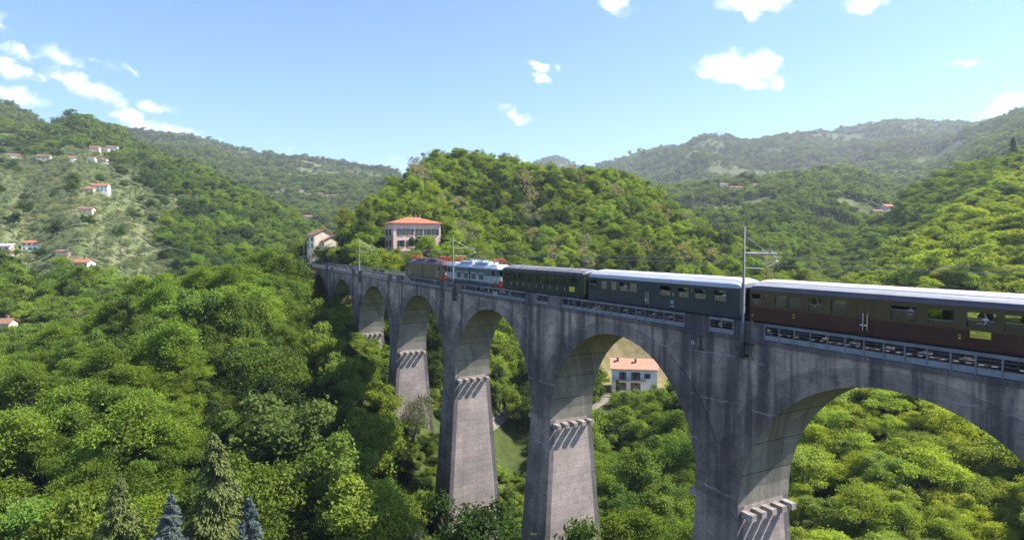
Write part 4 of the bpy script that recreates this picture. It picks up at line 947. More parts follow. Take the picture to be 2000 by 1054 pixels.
    for (f, u, z, ww, hh) in wins:
        def bx(m2, u0, u1, o0, o1, z0, z1, m=0):
            a, b = onface(f, u0, o0), onface(f, u1, o1); m2.box(min(a[0], b[0]), max(a[0], b[0]), min(a[1], b[1]), max(a[1], b[1]), z0, z1, m)
        isdoor = door and (f, u, z, ww, hh) in door
        m2 = MB(); bx(m2, u - ww / 2 - .1, u + ww / 2 + .1, -.05, .04, z - .1, z + hh + .1, 0)
        if detail and not isdoor: bx(m2, u - ww / 2 - .2, u + ww / 2 + .2, -.05, .14, z - .2, z - .1, 0)
        wn = m2.build('door' if isdoor else 'window', mfrm, r)
        m3 = MB(); bx(m3, u - ww / 2, u + ww / 2, .042, .05, z, z + hh); m3.build('pane', mpane, wn)
        if detail:
            for s in (-1, 1): m4 = MB(); c0 = u + s * (ww / 2 + .02 + ww * .24); bx(m4, c0 - ww * .2, c0 + ww * .2, .045, .1, z - .02, z + hh + .02); m4.build('shutter', shut, wn)
    return r
def sightline(pxa, pxb, pyb, Y): HOUSES.append((pxa, pxb, pyb, Y))
def ground_at(px, py, Y): p = at(px, py, Y); return p

# pink villa above the track
p = at(806, 493, 205); 
house('villa', 'large pink villa with hipped terracotta roof on the wooded hillside above the locomotives', (p[0], p[1], p[2]), .42, 15.4, 11.5, 9.2, 'hip', mpink, mtile,
    [('f', -5.2, 5.6, 1.3, 1.9), ('f', -2.4, 5.6, 1.3, 1.9), ('f', .6, 5.4, 1.2, 2.1), ('f', 3.4, 5.6, 1.2, 1.9), ('f', 6, 5.6, 1.2, 1.9), ('f', -5.2, 2, 1.2, 1.9), ('f', -2.4, 2, 1.2, 1.9), ('f', .6, 2, 1.2, 1.9), ('f', 3.4, 2, 1.2, 1.9), ('l', -2.9, 5.6, 1.2, 1.9), ('l', 1.6, 5.6, 1.2, 1.9), ('l', -2.9, 2, 1.0, 1.8), ('l', 1.6, 2, 1.0, 1.8)], chim=[(1.2, .5), (2.6, .8)], rise=2.0, over=.7)
sightline(744, 800, 492, 205); sightline(800, 872, 468, 205)
# cream house with two gables by the line
p = at(627, 492, 232)
house('house', 'cream house with two stepped gables beside the railway line', (p[0], p[1], p[2]), .62, 7.6, 8.2, 6.2, 'gable_y', mcream, mtile3,
    [('l', -2.6, 4.0, .9, 1.3), ('l', 1.6, 4.0, .9, 1.3), ('l', -2.6, 1.6, .9, 1.4), ('l', 1.6, 1.6, .9, 1.4)], chim=[(-1.6, -1.5)], rise=2.0)
q = np.array([p[0], p[1]]) + np.array([math.cos(.62), math.sin(.62)]) * 2.2 + np.array([math.sin(.62), -math.cos(.62)]) * 5.3
house('house_wing', 'lower cream gabled wing in front of the cream house by the line', (q[0], q[1], p[2]), .62, 6.4, 2.6, 4.1, 'gable_y', mcream, mtile3, [('l', .2, 2.2, .8, 1.2)], rise=1.7, detail=False)
sightline(596, 660, 490, 232)
m2 = MB(); m2.box(-6, 7, -.3, .3, -6, 1.0); m2.box(-6.1, 7.1, -.36, .36, 1.0, 1.12)
o = m2.build('retaining_wall', mstone, loc=(q[0] - 1, q[1] - 4.5, p[2] - .6), rz=.5); tag(o, 'stone retaining wall below the cream house by the railway', 'wall')
# white house seen through the arch
rzh = -.16
hf = house('house', 'white two storey house with orange roof and balcony seen through the bridge arch', (HX, HY + 4, HZ), rzh, 12.6, 8, 6.2, 'gable', mwhp, mtile2,
    [('f', -3.2, 3.15, 1.0, 2.1), ('f', .4, 3.15, 1.3, 2.1), ('f', 3.6, 3.7, .9, 1.2), ('f', -3.2, .2, 1.0, 2.0), ('f', .4, .2, 1.4, 2.1), ('r', -1, 3.6, .9, 1.2)], door=[('f', -3.2, 3.15, 1.0, 2.1), ('f', .4, 3.15, 1.3, 2.1), ('f', .4, .2, 1.4, 2.1)], chim=[(-4.6, -1.2), (.4, -1.6)], rise=2.1)
m2 = MB(); m2.box(-6.3, 3.2, -5.3, -4.02, 2.9, 3.06); m2.build('balcony', mstone, hf)
m2 = MB()
for x in np.arange(-6.2, 3.2, .28): m2.box(x - .012, x + .012, -5.26, -5.23, 3.06, 4.0)
m2.box(-6.25, 3.15, -5.27, -5.22, 4.0, 4.05); m2.build('balcony_railing', mdark, hf)
m2 = MB(); m2.box(-6.3, 5.6, -7.4, -5.3, -5, -.02); m2.box(-6.3, 5.6, -7.6, -7.4, -5, .7); m2.build('terrace', mcream, hf)
sightline(1190, 1262, 772, 176); sightline(1262, 1296, 750, 176)
# stone steps and hedge by the house
p = at(1176, 752, 176); m2 = MB()
for i in range(9): m2.box(-1.0, 1.0, i * .36 - 1.6, i * .36 - 1.2, -3, -.9 + i * .2)
m2.box(-1.25, -1.0, -1.7, 1.8, -3, 1.0); m2.box(1.0, 1.25, -1.7, 1.8, -3, 1.0)
o = m2.build('stone_steps', mstone, loc=(HX - 8.2, HY + 2.4, HZ), rz=rzh); tag(o, 'stone steps climbing beside the white house under the bridge', 'steps')

def far_house(label, px, py, Y, w, d, h, rz, roof='gable', wallm=mwhp, tilem=None, nw=3, rows=2, name='house', group='houses on the far hillsides', hw_px=None, chim=True):
    tilem = tilem or mtile
    p = hit(px, py, .62 * Y); k = .76 * min(1.5, max(.6, p[1] / Y)); w *= k; d *= k; h *= k; Y = p[1]; ww = [('f', -w / 2 + w * (i + .5) / nw, (1.0 + 2.9 * j) * k, 1.0 * k, 1.3 * k) for i in range(nw) for j in range(rows) if (1.0 + 2.9 * j + 1.3) * k < h]
    ww += [('r', 0, 1.2 * k, .9 * k, 1.2 * k)]
    house(name, label, (p[0], p[1], p[2]), rz, w, d, h, roof, wallm, tilem, ww, found=3.5, detail=Y < 300, chim=[(w * .2, .3)] if chim else [], group=group)
    f = FPX * w / 2 / Y; sightline(px - f * .6, px + f * .7, py - .3 * h * FPX / Y, Y)
far_house('white house with long low red roof below the olive terraces', 157, 523, 300, 15, 7, 3.6, -.1, nw=5, rows=1)
far_house('small house with red roof and pale chimney box above the long low white house', 125, 507, 315, 7, 6, 5.2, .1, roof='mono', wallm=mpink, tilem=mtile3, nw=2)
far_house('square white house with bright orange hipped roof on the left terraces', 62, 490, 340, 9.5, 8.5, 5.4, .35, roof='hip', nw=3)
far_house('pale house with flat roof at the left edge of the photo', 4, 490, 345, 12, 7, 3.6, .3, roof='mono', wallm=mpink, tilem=mwhp, nw=3, rows=1)
far_house('pink house cut by the left edge above the near woods', 6, 648, 205, 8, 7, 4.0, .2, wallm=mpink, tilem=mtile3, nw=3, rows=1)
mtile = mtile3b = roofmat('weathered_tiles', (.38, .15, .085))
far_house('white and red farmhouse with low wings in the middle of the olive grove', 198, 376, 470, 14, 8, 6.4, .25, wallm=mwhp, nw=4)
far_house('low red roofed annex left of the olive grove farmhouse', 176, 376, 472, 8, 6, 3.5, .25, nw=2, rows=1, wallm=mcream)
far_house('stone house half hidden in bushes below the olive grove farmhouse', 170, 418, 430, 12, 7, 4.2, .1, wallm=mcream, tilem=mtile3, nw=3, rows=1)
for lab, px, py, Y, w, h, rz, wm in (('white house with dark windows, leftmost on the upper hillside', 28, 313, 600, 13, 6, .5, mwhp), ('pale ruinous house on the upper hillside right of the leftmost one', 87, 315, 600, 14, 6, .3, mcream), ('white cottage in the trees of the upper hillside', 143, 316, 600, 9, 5, .6, mwhp),
    ('pink block, left end of the hilltop hamlet', 186, 300, 640, 11, 8, .3, mpink), ('white block in the middle of the hilltop hamlet', 202, 302, 640, 13, 7, .3, mwhp), ('bright white block, right end of the hilltop hamlet', 220, 300, 640, 13, 8, .35, mwhp), ('low pale house below the hilltop hamlet', 178, 316, 600, 10, 4, .2, mwhp), ('small white shed below the right end of the hilltop hamlet', 203, 318, 600, 8, 3.5, .2, mwhp)):
    far_house(lab, px, py, Y, w, 7, h, rz, wallm=wm, tilem=mtile3, nw=3, chim=False)
far_house('small house with orange roof in the gap left of the cream house', 600, 432, 430, 11, 7, 5, .2, wallm=mcream, nw=3)
far_house('large pale house with red roof on the spur above the brown coach', 1733, 420, 430, 13, 9, 7, .3, wallm=mcream, tilem=mtile, nw=4)
far_house('low red roofed wing left of the pale house on the right spur', 1713, 421, 432, 9, 6, 3.5, .1, wallm=mcream, tilem=mtile3, nw=2, rows=1)
for i, (px, py, w, h, lab) in enumerate(((1412, 368, 14, 7, 'pale house, left end of the hamlet on the middle spur'), (1428, 373, 16, 6, 'brown roofed house in the middle of the hamlet on the middle spur'), (1442, 374, 15, 7, 'pink house in the hamlet on the middle spur'), (1474, 368, 11, 6, 'white house by dark conifers, right end of the hamlet on the middle spur'))):
    far_house(lab, px, py, 860, w, 9, h, .2, wallm=(mwhp, mcream, mpink, mwhp)[i], tilem=mtile3, nw=3, chim=False)
for i, (px, py, w, h) in enumerate(((541, 381, 12, 7), (553, 377, 10, 9), (588, 380, 12, 10), (600, 384, 16, 6), (626, 384, 14, 7), (640, 386, 15, 6), (655, 386, 13, 6))):
    far_house('tiny pale house of the distant village, ' + ['leftmost', 'second from the left', 'third from the left, tall and white', 'fourth from the left, long and low', 'third from the right', 'second from the right', 'rightmost'][i], px, py, 1250, w, 9, h, .2 + .1 * (i % 3), wallm=(mwhp, mwhp, mwhp, mcream, mpink, mwhp, mcream)[i], tilem=mtile3, nw=3, chim=False, group='houses of the distant village')

# ------------------------------------------------------------------ poles and lines on the left, masts by the far station
mwood = paint('wood_pole', (.2, .17, .14), .9, .3, 2); mcab = paint('pale_cable', (.34, .36, .36), .7, .1, 1)
def upole(label, px, pyt, pyb, Y, r=.14, mat=mwood, name='utility_pole', grp='poles of the hillside lines', arm=True):
    a, b = at(px, pyt, Y), at(px, pyb, Y); g = float(terrain(b[0], b[1])); zb = min(b[2], g)
    t_ = thing(name, label, 'pole', (a[0], a[1], zb), .5, grp); H_ = a[2] - zb
    mb = MB(); mb.tube([(0, 0, -.5), (0, 0, H_)], [r, r * .65], 8); mb.build('shaft', mat, t_)
    if arm: mb = MB(); mb.box(-.7, .7, -.05, .05, H_ - .45, H_ - .35); mb.build('crossarm', mat, t_)
    return a
P1 = [upole('pole at the left edge in front of the near woods', 16, 533, 600, 260), upole('pole on the terraces left of the orange roofed house', 34, 462, 500, 330), upole('pole beside the dark trees high on the left terraces', 76, 400, 425, 420), upole('pole in the olive grove above the farmhouse', 146, 326, 345, 520)]
P2 = [upole('short pole on the terraces left of the low white house', 79, 538, 562, 250), upole('pole in front of the low white house', 145, 500, 530, 262), upole('slim pole right of the low white house', 227, 503, 524, 275), at(333, 483, 300)]
upole('pole right behind the low white house', 187, 490, 512, 330)
def cable(label, pts, rad, s=.03):
    mb = MB()
    for a, b in zip(pts[:-1], pts[1:]):
        a, b = Vector(a), Vector(b); L = (b - a).length; mb.tube([a.lerp(b, i / 12) - Vector((0, 0, 4 * s * L * (i / 12) * (1 - i / 12))) for i in range(13)], rad, 5)
    o = mb.build('power_line', mcab); tag(o, label, 'cable')
cable('thin pale cable climbing the left hillside from pole to pole', P1, .035)
cable('thick pale cable sagging across the valley past the low white house', [at(32, 588, 235)] + P2 + [at(372, 492, 300)], .05, .02)
for i, (px, pyt, pyb, Y) in enumerate(((593, 466, 512, 215), (603, 466, 515, 205), (617, 474, 510, 215), (641, 476, 512, 205))):
    upole(['mast with white sign at the far station end', 'dark mast beside the cream house steps', 'slim mast in front of the cream house', 'mast right of the cream house by the track'][i], px, pyt, pyb, Y, .12, mmast, 'line_mast', 'masts beyond the far end of the bridge', False)
# paths
pa = [hit(935, 850)[:2], hit(968, 826)[:2], hit(1003, 798)[:2], hit(1040, 770)[:2], hit(1075, 750)[:2]]
ribbon('garden_path', pa, 1.7, pathm)
pb = [hit(1120, 830)[:2], hit(1160, 797)[:2], hit(1185, 780)[:2], (HX - 9.3, HY - 3.2)]
ribbon('driveway', pb, 2.4, pathm)
# ------------------------------------------------------------------ foliage
def leafmat(name, transl=.45, var=.5):
    m, t, bs = new_mat(name); m.node_tree.nodes.remove(bs)
    oi = t.new('ShaderNodeObjectInfo'); ai = t.new('ShaderNodeAttribute', attribute_type='INSTANCER', attribute_name='tint'); af = t.new('ShaderNodeAttribute', attribute_name='leaf')
    c = t.mix(1.0, oi.outputs['Color'], ai.outputs['Color'], 'ADD')
    sp = t.new('ShaderNodeSeparateColor'); t.l.new(af.outputs['Color'], sp.inputs[0])
    f = t.math('MULTIPLY_ADD', sp.outputs[0], var, 1 - var * .5)
    c = t.mix(1.0, c, f, 'MULTIPLY')
    warm = t.mix(1.0, c, (1.22, 1.06, .75), 'MULTIPLY'); c = t.mix(sp.outputs[1], c, warm)
    d = t.new('ShaderNodeBsdfDiffuse'); t.l.new(c, d.inputs[0]); tr = t.new('ShaderNodeBsdfTranslucent'); c2 = t.mix(1.0, c, (1.3, 1.25, .6), 'MULTIPLY'); t.l.new(c2, tr.inputs[0])
    mx = t.new('ShaderNodeMixShader'); mx.inputs[0].default_value = transl; t.l.new(d.outputs[0], mx.inputs[1]); t.l.new(tr.outputs[0], mx.inputs[2])
    t.l.new(mx.outputs[0], m.node_tree.nodes['Material Output'].inputs[0]); return m
mleaf = leafmat('leaves'); mneedle = leafmat('needles', .12, .5)
mbark = paint('bark', (.09, .07, .052), .95, .4, 3); mbark2 = paint('grey_bark', (.17, .15, .13), .95, .3, 3)

def leaves(rng, C, Rr, n, size, up=.5, asp=.55, flat=1.0, droop=0.):
    """n leaves round each clump centre C (k,3) with radii Rr (k,3) -> V, F, attr"""
    k = len(C); N = k * n
    d = rng.normal(size=(N, 3)); d /= np.linalg.norm(d, axis=1)[:, None]; rr = rng.uniform(.15, 1.1, N) ** .6
    P = np.repeat(C, n, 0) + d * np.repeat(Rr, n, 0) * rr[:, None]
    nrm = d * (1 - up) + np.array([0, 0, 1.0]) * up + rng.normal(size=(N, 3)) * .62; nrm /= np.linalg.norm(nrm, axis=1)[:, None]
    tg = rng.normal(size=(N, 3)); tg[:, 2] = tg[:, 2] * flat - droop; tg -= nrm * (tg * nrm).sum(1)[:, None]; tg /= np.linalg.norm(tg, axis=1)[:, None]
    bt = np.cross(nrm, tg); L = size * rng.uniform(.65, 1.35, N)[:, None]
    V = np.stack([P - tg * L * .5, P + bt * L * asp * .5 + nrm * L * .08, P + tg * L * .5, P - bt * L * asp * .5 + nrm * L * .08], 1).reshape(-1, 3)
    F = np.arange(N * 4).reshape(-1, 4)
    cl = np.repeat(rng.uniform(0, 1, k), n); a = np.stack([np.clip(cl * .6 + rng.uniform(0, .4, N), 0, 1), rng.uniform(0, 1, N) * np.repeat(rng.uniform(0, 1, k) ** 2, n), np.zeros(N), np.ones(N)], 1)
    return V, F, a

def clumps_round(rng, n, c, R, shell=.5):
    d = rng.normal(size=(n * 4, 3)); d /= np.linalg.norm(d, axis=1)[:, None]; d = d[d[:, 2] > -.55][:n]
    r = rng.uniform(shell, 1, len(d)) ** .7
    return np.array(c) + d * np.array(R) * r[:, None]

def tree_data(kind, lod, seed):
    """a tree about ten metres high: crown arrays and a trunk MB"""
    rng = np.random.default_rng(seed); nl = {0: 1., 1: .36, 2: .09}[lod]; sz = {0: 1., 1: 1.5, 2: 2.8}[lod]
    tb = MB(); parts = []
    if kind in ('locust', 'broad', 'sparse', 'olive'):
        if kind == 'locust':
            main = [(rng.uniform(-1.9, 1.9), rng.uniform(-1.9, 1.9), rng.uniform(5.2, 8.3), rng.uniform(1.4, 2.2)) for _ in range(6)] + [(0, 0, 7.6, 2.1)] + [(rng.uniform(-3.0, 3.0), rng.uniform(-3.0, 3.0), rng.uniform(4.6, 9.4), rng.uniform(.5, .9)) for _ in range(7)]
            for (x, y, z, r) in main:
                C = clumps_round(rng, 12, (x, y, z), (r, r, r * .85)); parts.append(leaves(rng, C, np.tile([1.25, 1.25, .62], (len(C), 1)) * rng.uniform(.7, 1.2, (len(C), 1)), max(2, int(52 * nl)), .30 * sz, .62, .5, .5))
        elif kind == 'broad':
            main = [(rng.uniform(-1.7, 1.7), rng.uniform(-1.7, 1.7), rng.uniform(3.6, 7.6), rng.uniform(1.5, 2.3)) for _ in range(7)] + [(0, 0, 7.6, 1.9)] + [(rng.uniform(-2.8, 2.8), rng.uniform(-2.8, 2.8), rng.uniform(4.0, 9.2), rng.uniform(.45, .85)) for _ in range(7)]
            for (x, y, z, r) in main:
                C = clumps_round(rng, 11, (x, y, z), (r, r, r * .95)); parts.append(leaves(rng, C, np.tile([.98, .98, .85], (len(C), 1)) * rng.uniform(.7, 1.25, (len(C), 1)), max(2, int(54 * nl)), .32 * sz, .4, .62, 1))
        elif kind == 'sparse':
            main = [(rng.uniform(-1.8, 1.8), rng.uniform(-1.8, 1.8), rng.uniform(4.4, 8.6), rng.uniform(1.2, 1.9)) for _ in range(8)]
            for (x, y, z, r) in main:
                C = clumps_round(rng, 10, (x, y, z), (r, r, r)); parts.append(leaves(rng, C, np.tile([.55, .55, .5], (len(C), 1)), max(2, int(22 * nl)), .28 * sz, .3, .5, 1))
        else:
            main = [(rng.uniform(-2.2, 2.2), rng.uniform(-2.2, 2.2), rng.uniform(4.5, 7.2), rng.uniform(1.6, 2.4)) for _ in range(6)]
            for (x, y, z, r) in main:
                C = clumps_round(rng, 10, (x, y, z), (r, r, r * .9)); parts.append(leaves(rng, C, np.tile([.9, .9, .8], (len(C), 1)), max(2, int(40 * nl)), .42 * sz, .35, .3, 1))
        z0 = 2.6 if kind != 'olive' else 1.6
        nseg = 7 if lod == 0 else 4
        w = rng.uniform(-.25, .25, 2)
        tb.tube([(0, 0, -1.5), (w[0] * .3, w[1] * .3, z0 * .5), (w[0], w[1], z0), (w[0] * 1.5, w[1] * 1.5, 6.8)], [.26, .2, .16, .05], nseg)
        if lod < 2 and not (kind == 'olive' and lod == 1):
            for (x, y, z, r) in main:
                q0 = Vector((w[0], w[1], z0 + rng.uniform(-.6, 1.6))); q2 = Vector((x, y, z)); q1 = q0.lerp(q2, .5) + Vector((0, 0, -.35))
                tb.tube([q0, q1, q2, q2 + Vector((rng.uniform(-.4, .4), rng.uniform(-.4, .4), r * .8))], [.1, .075, .05, .02], 5 if lod == 0 else 3)
                if kind == 'sparse' and lod == 0:
                    for _ in range(5):
                        e = q2 + Vector(rng.normal(size=3)) * .9 * r + Vector((0, 0, .8)); tb.tube([q2, q2.lerp(e, .6) + Vector((0, 0, .15)), e], [.02, .013, .006], 4)
    else:                                  # conifers
        H_, Rm = (10, 2.9) if kind == 'cedar' else (10, 1.9)
        nt = {0: 26, 1: 13, 2: 8}[lod]; nb = {0: 9, 1: 6, 2: 5}[lod]; k = {0: 120, 1: 10, 2: 4}[lod]
        tb.tube([(0, 0, -1.5), (0, 0, H_ * .5), (0, 0, H_ * .98)], [.2, .12, .02], 7 if lod == 0 else 4)
        C = []; D = []; S = []
        for i in range(nt * nb):
            f = ((i + rng.uniform(-.5, .5) * nb) / (nt * nb)); f = min(.995, max(0, f)); z = .8 + (H_ - .9) * f; R = Rm * (1 - f) ** .8 + .06
            a = rng.uniform(0, 2 * PI); r = R * rng.uniform(.55, 1.15); dr = (.30 if kind == 'cedar' else .05) * r; ca, sa = math.cos(a), math.sin(a)
            for q in range(k):
                g = rng.uniform(.1, 1) ** .75; wd = (.30 if kind == 'cedar' else .26) * r * math.sin(min(1, g * 1.02) * PI * .88) + .03
                s = rng.uniform(-1, 1)
                C.append((ca * r * g - sa * s * wd, sa * r * g + ca * s * wd, z - dr * g * g + .15 * r * math.sin(g * PI) - .2 * abs(s) * wd + rng.normal() * .05)); D.append((ca - sa * s * .9, sa + ca * s * .9, (-.55 - .4 * g if kind == 'cedar' else .25 - .2 * g) + rng.normal() * .25)); S.append((.12 if kind == 'cedar' else .10) + .03 * r)
        C = np.array(C); D = np.array(D); S = np.array(S); N = len(C); D /= np.linalg.norm(D, axis=1)[:, None]
        up = np.array([0, 0, 1.0]) + rng.normal(size=(N, 3)) * .55; B = np.cross(D, up); B /= np.linalg.norm(B, axis=1)[:, None]
        L = (S * sz * (.62 if lod == 0 else 1) * rng.uniform(.8, 1.4, N) * (1.15 if kind == 'cedar' else 1))[:, None]
        V = np.stack([C - D * L * .6, C + B * L * .3, C + D * L * .9, C - B * L * .3], 1).reshape(-1, 3); F = np.arange(N * 4).reshape(-1, 4)
        parts.append((V, F, np.stack([rng.uniform(0, 1, N), rng.uniform(0, .6, N), np.zeros(N), np.ones(N)], 1)))
    V = np.concatenate([p[0] for p in parts]); A = np.concatenate([p[2] for p in parts]); F = np.arange(len(V)).reshape(-1, 4)
    return V, F, A, tb

LIB = {}
def lib(kind, lod, i):
    key = (kind, lod, i)
    if key not in LIB:
        V, F, A, tb = tree_data(kind, lod, hash((('locust', 'broad', 'sparse', 'olive', 'cedar', 'spruce').index(kind), lod, i)) % 100000)
        lm = mneedle if kind in ('cedar', 'spruce') else mleaf; bk = mbark2 if kind in ('sparse', 'olive') else mbark
        crown = np_mesh('crown', V, F, [lm], {'leaf': ('FACE', 'FLOAT_COLOR', A)})
        trunk = bpy.data.meshes.new('trunk'); trunk.from_pydata(tb.v, [], tb.f); trunk.materials.append(bk)
        LIB[key] = (crown, trunk)
    return LIB[key]
def joined(kind, lod, i):
    """crown and trunk in one mesh, for the instanced woodland"""
    V, F, A, tb = tree_data(kind, lod, hash((('locust', 'broad', 'sparse', 'olive', 'cedar', 'spruce').index(kind), lod, i)) % 100000)
    q = [f for f in tb.f if len(f) == 4]; V2 = np.array(tb.v)
    VV = np.concatenate([V, V2]); FF = np.concatenate([F, np.array(q) + len(V)]); AA = np.concatenate([A, np.tile([.5, 0, 0, 1], (len(q), 1))])
    return np_mesh('tree', VV, FF, [mneedle if kind in ('cedar', 'spruce') else mleaf, mbark2 if kind in ('sparse', 'olive') else mbark], {'leaf': ('FACE', 'FLOAT_COLOR', AA)}, np.concatenate([np.zeros(len(F)), np.ones(len(q))]))

# ------------------------------------------------------------------ where the trees stand
def grid(y0, y1, st, pxm):
    hw_ = (pxm / FPX) * y1; xs_ = np.arange(-hw_, hw_, st); ys_ = np.arange(y0, y1, st)
    X, Y = np.meshgrid(xs_, ys_); X = (X + RNG.uniform(-.46, .46, X.shape) * st).ravel(); Y = (Y + RNG.uniform(-.46, .46, Y.shape) * st).ravel()
    m = np.abs(X / np.maximum(Y, 1) * FPX) < pxm; return X[m], Y[m], np.full(m.sum(), st)
gx, gy, gs = grid(40, 190, 2.4, 1100); q0 = np.abs(w2l(gx, gy)[1] - 39.2) < 11
hx_, hy_, hs_ = grid(50, 175, 1.45, 900); a0, b0 = w2l(hx_, hy_); q1 = (np.abs(b0 - 41) < 27) & (-a0 > 40) & (-a0 < 160) & (hx_ / hy_ < .25)
G_ = [(gx[q0], gy[q0], gs[q0]), (hx_[q1], hy_[q1], hs_[q1]), grid(36, 250, 4.3, 1330), grid(250, 560, 5.6, 1110), grid(560, 1100, 8.2, 1080), grid(1100, 3900, 12.5, 1060)]
TX, TY, TST = (np.concatenate([g[i] for g in G_]) for i in range(3))
TZ, TI = terrain(TX, TY, True)
n_a = fbm(TX / 45, TY / 45, 3, 41); n_b = fbm(TX / 16, TY / 16, 3, 42); n_c = fbm(TX / 220, TY / 220, 4, 43); rnd = RNG.uniform(0, 1, len(TX)); rn2 = RNG.uniform(0, 1, len(TX))
HGT = np.where(TY < 250, 8.2, np.where(TY < 560, 8.6, np.where(TY < 1100, 9.0, 11.5))) * (.68 + .5 * rn2 + .3 * (rn2 > .93)) * (.8 + .45 * n_a)
near = TY < 250
names = np.array([r[0] for r in RID] + ['floor']); ZN = names[TI]
PX0, PY0 = proj(TX, TY, TZ); 
# species: 0 locust 1 broad 2 dark broad 3 conifer 4 olive 5 sparse
sp_ = np.where(rnd < .62, 0, 1)
front_ = w2l(TX, TY)[1] < 36
isA, isB, isC, isD = ZN == 'A', ZN == 'B', ZN == 'C', ZN == 'D'
sp_ = np.where(isA & (PX0 < 560), np.where(n_b > .66, 1, np.where(rnd < .88, 0, np.where(rnd < .91, 5, 1))), sp_)
sp_ = np.where((TY < 120) & (PX0 > 380) & (PX0 < 1000) & (PY0 > 780), np.where(rnd < .75, 1, 2), sp_)
sp_ = np.where(front_ & (sp_ == 5) & ((TY < 130) | (PX0 > 520)), 1, sp_)
sp_ = np.where(isC & (n_a > .58), np.where(rnd < .5, 2, 1), sp_)
sp_ = np.where(isC & (rn2 > .975), 5, sp_)
sp_ = np.where(isD & (n_b > .78), 2, sp_)
far_ = TY > 480
sp_ = np.where(far_ & ~isB & (n_c > .52) & (n_a > .54), 3, np.where(far_ & ~isB, np.where((n_b > .62) | (rnd < .06), 2, 1), sp_))
gv = groves(TX, TY)
ol = (gv > .5) & (ZN != 'A')
sp_ = np.where(ol, np.where(rnd < .84 + .12 * (n_a > .5), 4, np.where(rnd < .97, 2, 3)), sp_)
topB = isB & (PX0 > 55) & (PX0 < 215) & (TY > 780); sp_ = np.where(topB & (n_b > .35), 3, sp_)
sp_ = np.where(isB & ~ol & ~topB, np.where(n_a > .62, 2, np.where(rnd < .5, 0, 1)), sp_)
HGT = np.where(ol & (sp_ == 4), HGT * .58, HGT); HGT = HGT * np.where(isD & (n_b < .68), .74, np.where(isC, .9, 1))
TINT = np.array([(.135, .205, .032), (.112, .17, .035), (.046, .076, .024), (.03, .052, .032), (.165, .20, .12), (.18, .18, .115)])[sp_]
TINT = TINT * np.where(isB & (sp_ == 2), 1.5, 1)[:, None]
HB = TST < 2; TINT = np.where(HB[:, None], np.array([.15, .20, .04]), TINT)
v = (.76 + .48 * RNG.uniform(0, 1, len(TX))) * (.82 + .36 * n_b); hs = RNG.normal(0, 1, len(TX))
TINT = TINT * v[:, None] * np.stack([1 + .07 * hs, 1 + .02 * hs, 1 - .08 * hs], 1)
yel = np.where(isD, 1.0, np.where(isC, .35, 0)) * np.where(sp_ == 2, .2, 1) * (.5 + n_a)
TINT = TINT * np.where(isA | (sp_ == 3), 1.12, np.where(isD, 1.36, 1.28))[:, None]
TINT = TINT * (1 + yel[:, None] * np.array([.55, .3, .2]))
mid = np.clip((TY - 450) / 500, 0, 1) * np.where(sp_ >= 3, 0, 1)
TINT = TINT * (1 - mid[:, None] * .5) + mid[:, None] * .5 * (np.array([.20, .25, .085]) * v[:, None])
brown = np.clip((n_c - .42) / .15, 0, 1) * np.clip((TZ - 120) / 140, 0, 1) * np.isin(ZN, ['G', 'H', 'M']) * np.where(sp_ == 3, 0, .6)
TINT = TINT * (1 - brown[:, None]) + brown[:, None] * np.array([.17, .14, .095]) * v[:, None]
# ---- clearings and lines of sight
lx, ly = w2l(TX, TY); s_ = -lx
R_ = HGT * .36; keep = np.ones(len(TX), bool)
HGT = np.where(TST < 3, 1.8 + 2.0 * rn2, HGT); HB = TST < 2; HGT = np.where(HB, 1.0 + 2.6 * rn2 ** 2 * n_b, HGT); sp_ = np.where(TST < 3, 1, sp_); R_ = np.where(TST < 3, 1.0, R_)
cor = ~HB & (s_ > -30) & (s_ < 252) & (np.abs(ly - 39.2) < 4.6 + R_ * .8)
HGT = np.where(cor, 2.0 + 1.6 * rn2, HGT); sp_ = np.where(cor, 1, sp_); R_ = np.where(cor, 1.3, R_)
cor0 = (s_ > -30) & (s_ < 252) & (np.abs(ly - 39.2) < 5.6)
ps = np.abs(np.mod(s_ - S0 + PIT / 2, PIT) - PIT / 2)
keep &= ~(HB & cor0 & (ps < 4.0))
keep &= ~(HB & (RNG.uniform(0, 1, len(TX)) < .42))
keep &= ~(cor & ((s_ > 186) | ((ps < 4.2) & (np.abs(ly - 39.2) < 5.5))))
keep &= RNG.uniform(0, 1, len(TX)) > np.where(TY < 400, np.clip(meadow(TX, TY) * 1.3, 0, .93), 0)
LW = np.where(HB, 0, lawn(TX, TY)); keep &= ~((LW > .35) & (TY < 200) & (rn2 > .75))
HGT = np.where(LW > .05, HGT * .33, HGT)
BU = np.zeros(len(TX), bool)
keep &= ~((clearing(TX, TY) > .4) & (rnd < .85))
keep &= ~(ol & (RNG.uniform(0, 1, len(TX)) < .16))
for (xp, yp, zp, rp) in PADS: keep &= np.hypot(TX - xp, TY - yp) > (11 if rp > 25 else 2)
def tops(): return proj(TX, TY, TZ + HGT)
PXt, PYt = tops(); cr = FPX * R_ / TY
LIM = [(-400, 400), (0, 650), (150, 575), (330, 490), (480, 455), (560, 448), (600, 478), (622, 520), (640, 560), (655, 600), (690, 690), (740, 720), (790, 765), (845, 830), (866, 990), (950, 975), (975, 985), (1020, 1030), (1160, 1015), (1300, 1075), (2400, 1300)]
lim = np.interp(PXt, *zip(*LIM)); front = (ly < 36) & (s_ < 190) & (TY < 215)
gap = (TZ * 0 + TY) * (lim - PYt) / FPX
cut = front & (PYt < lim); HGT = np.where(cut, np.maximum(HGT - gap, np.where(HB, HGT, np.where(np.abs(ly - 39) < 22, 1.3 + 1.4 * rnd, 0))), HGT)
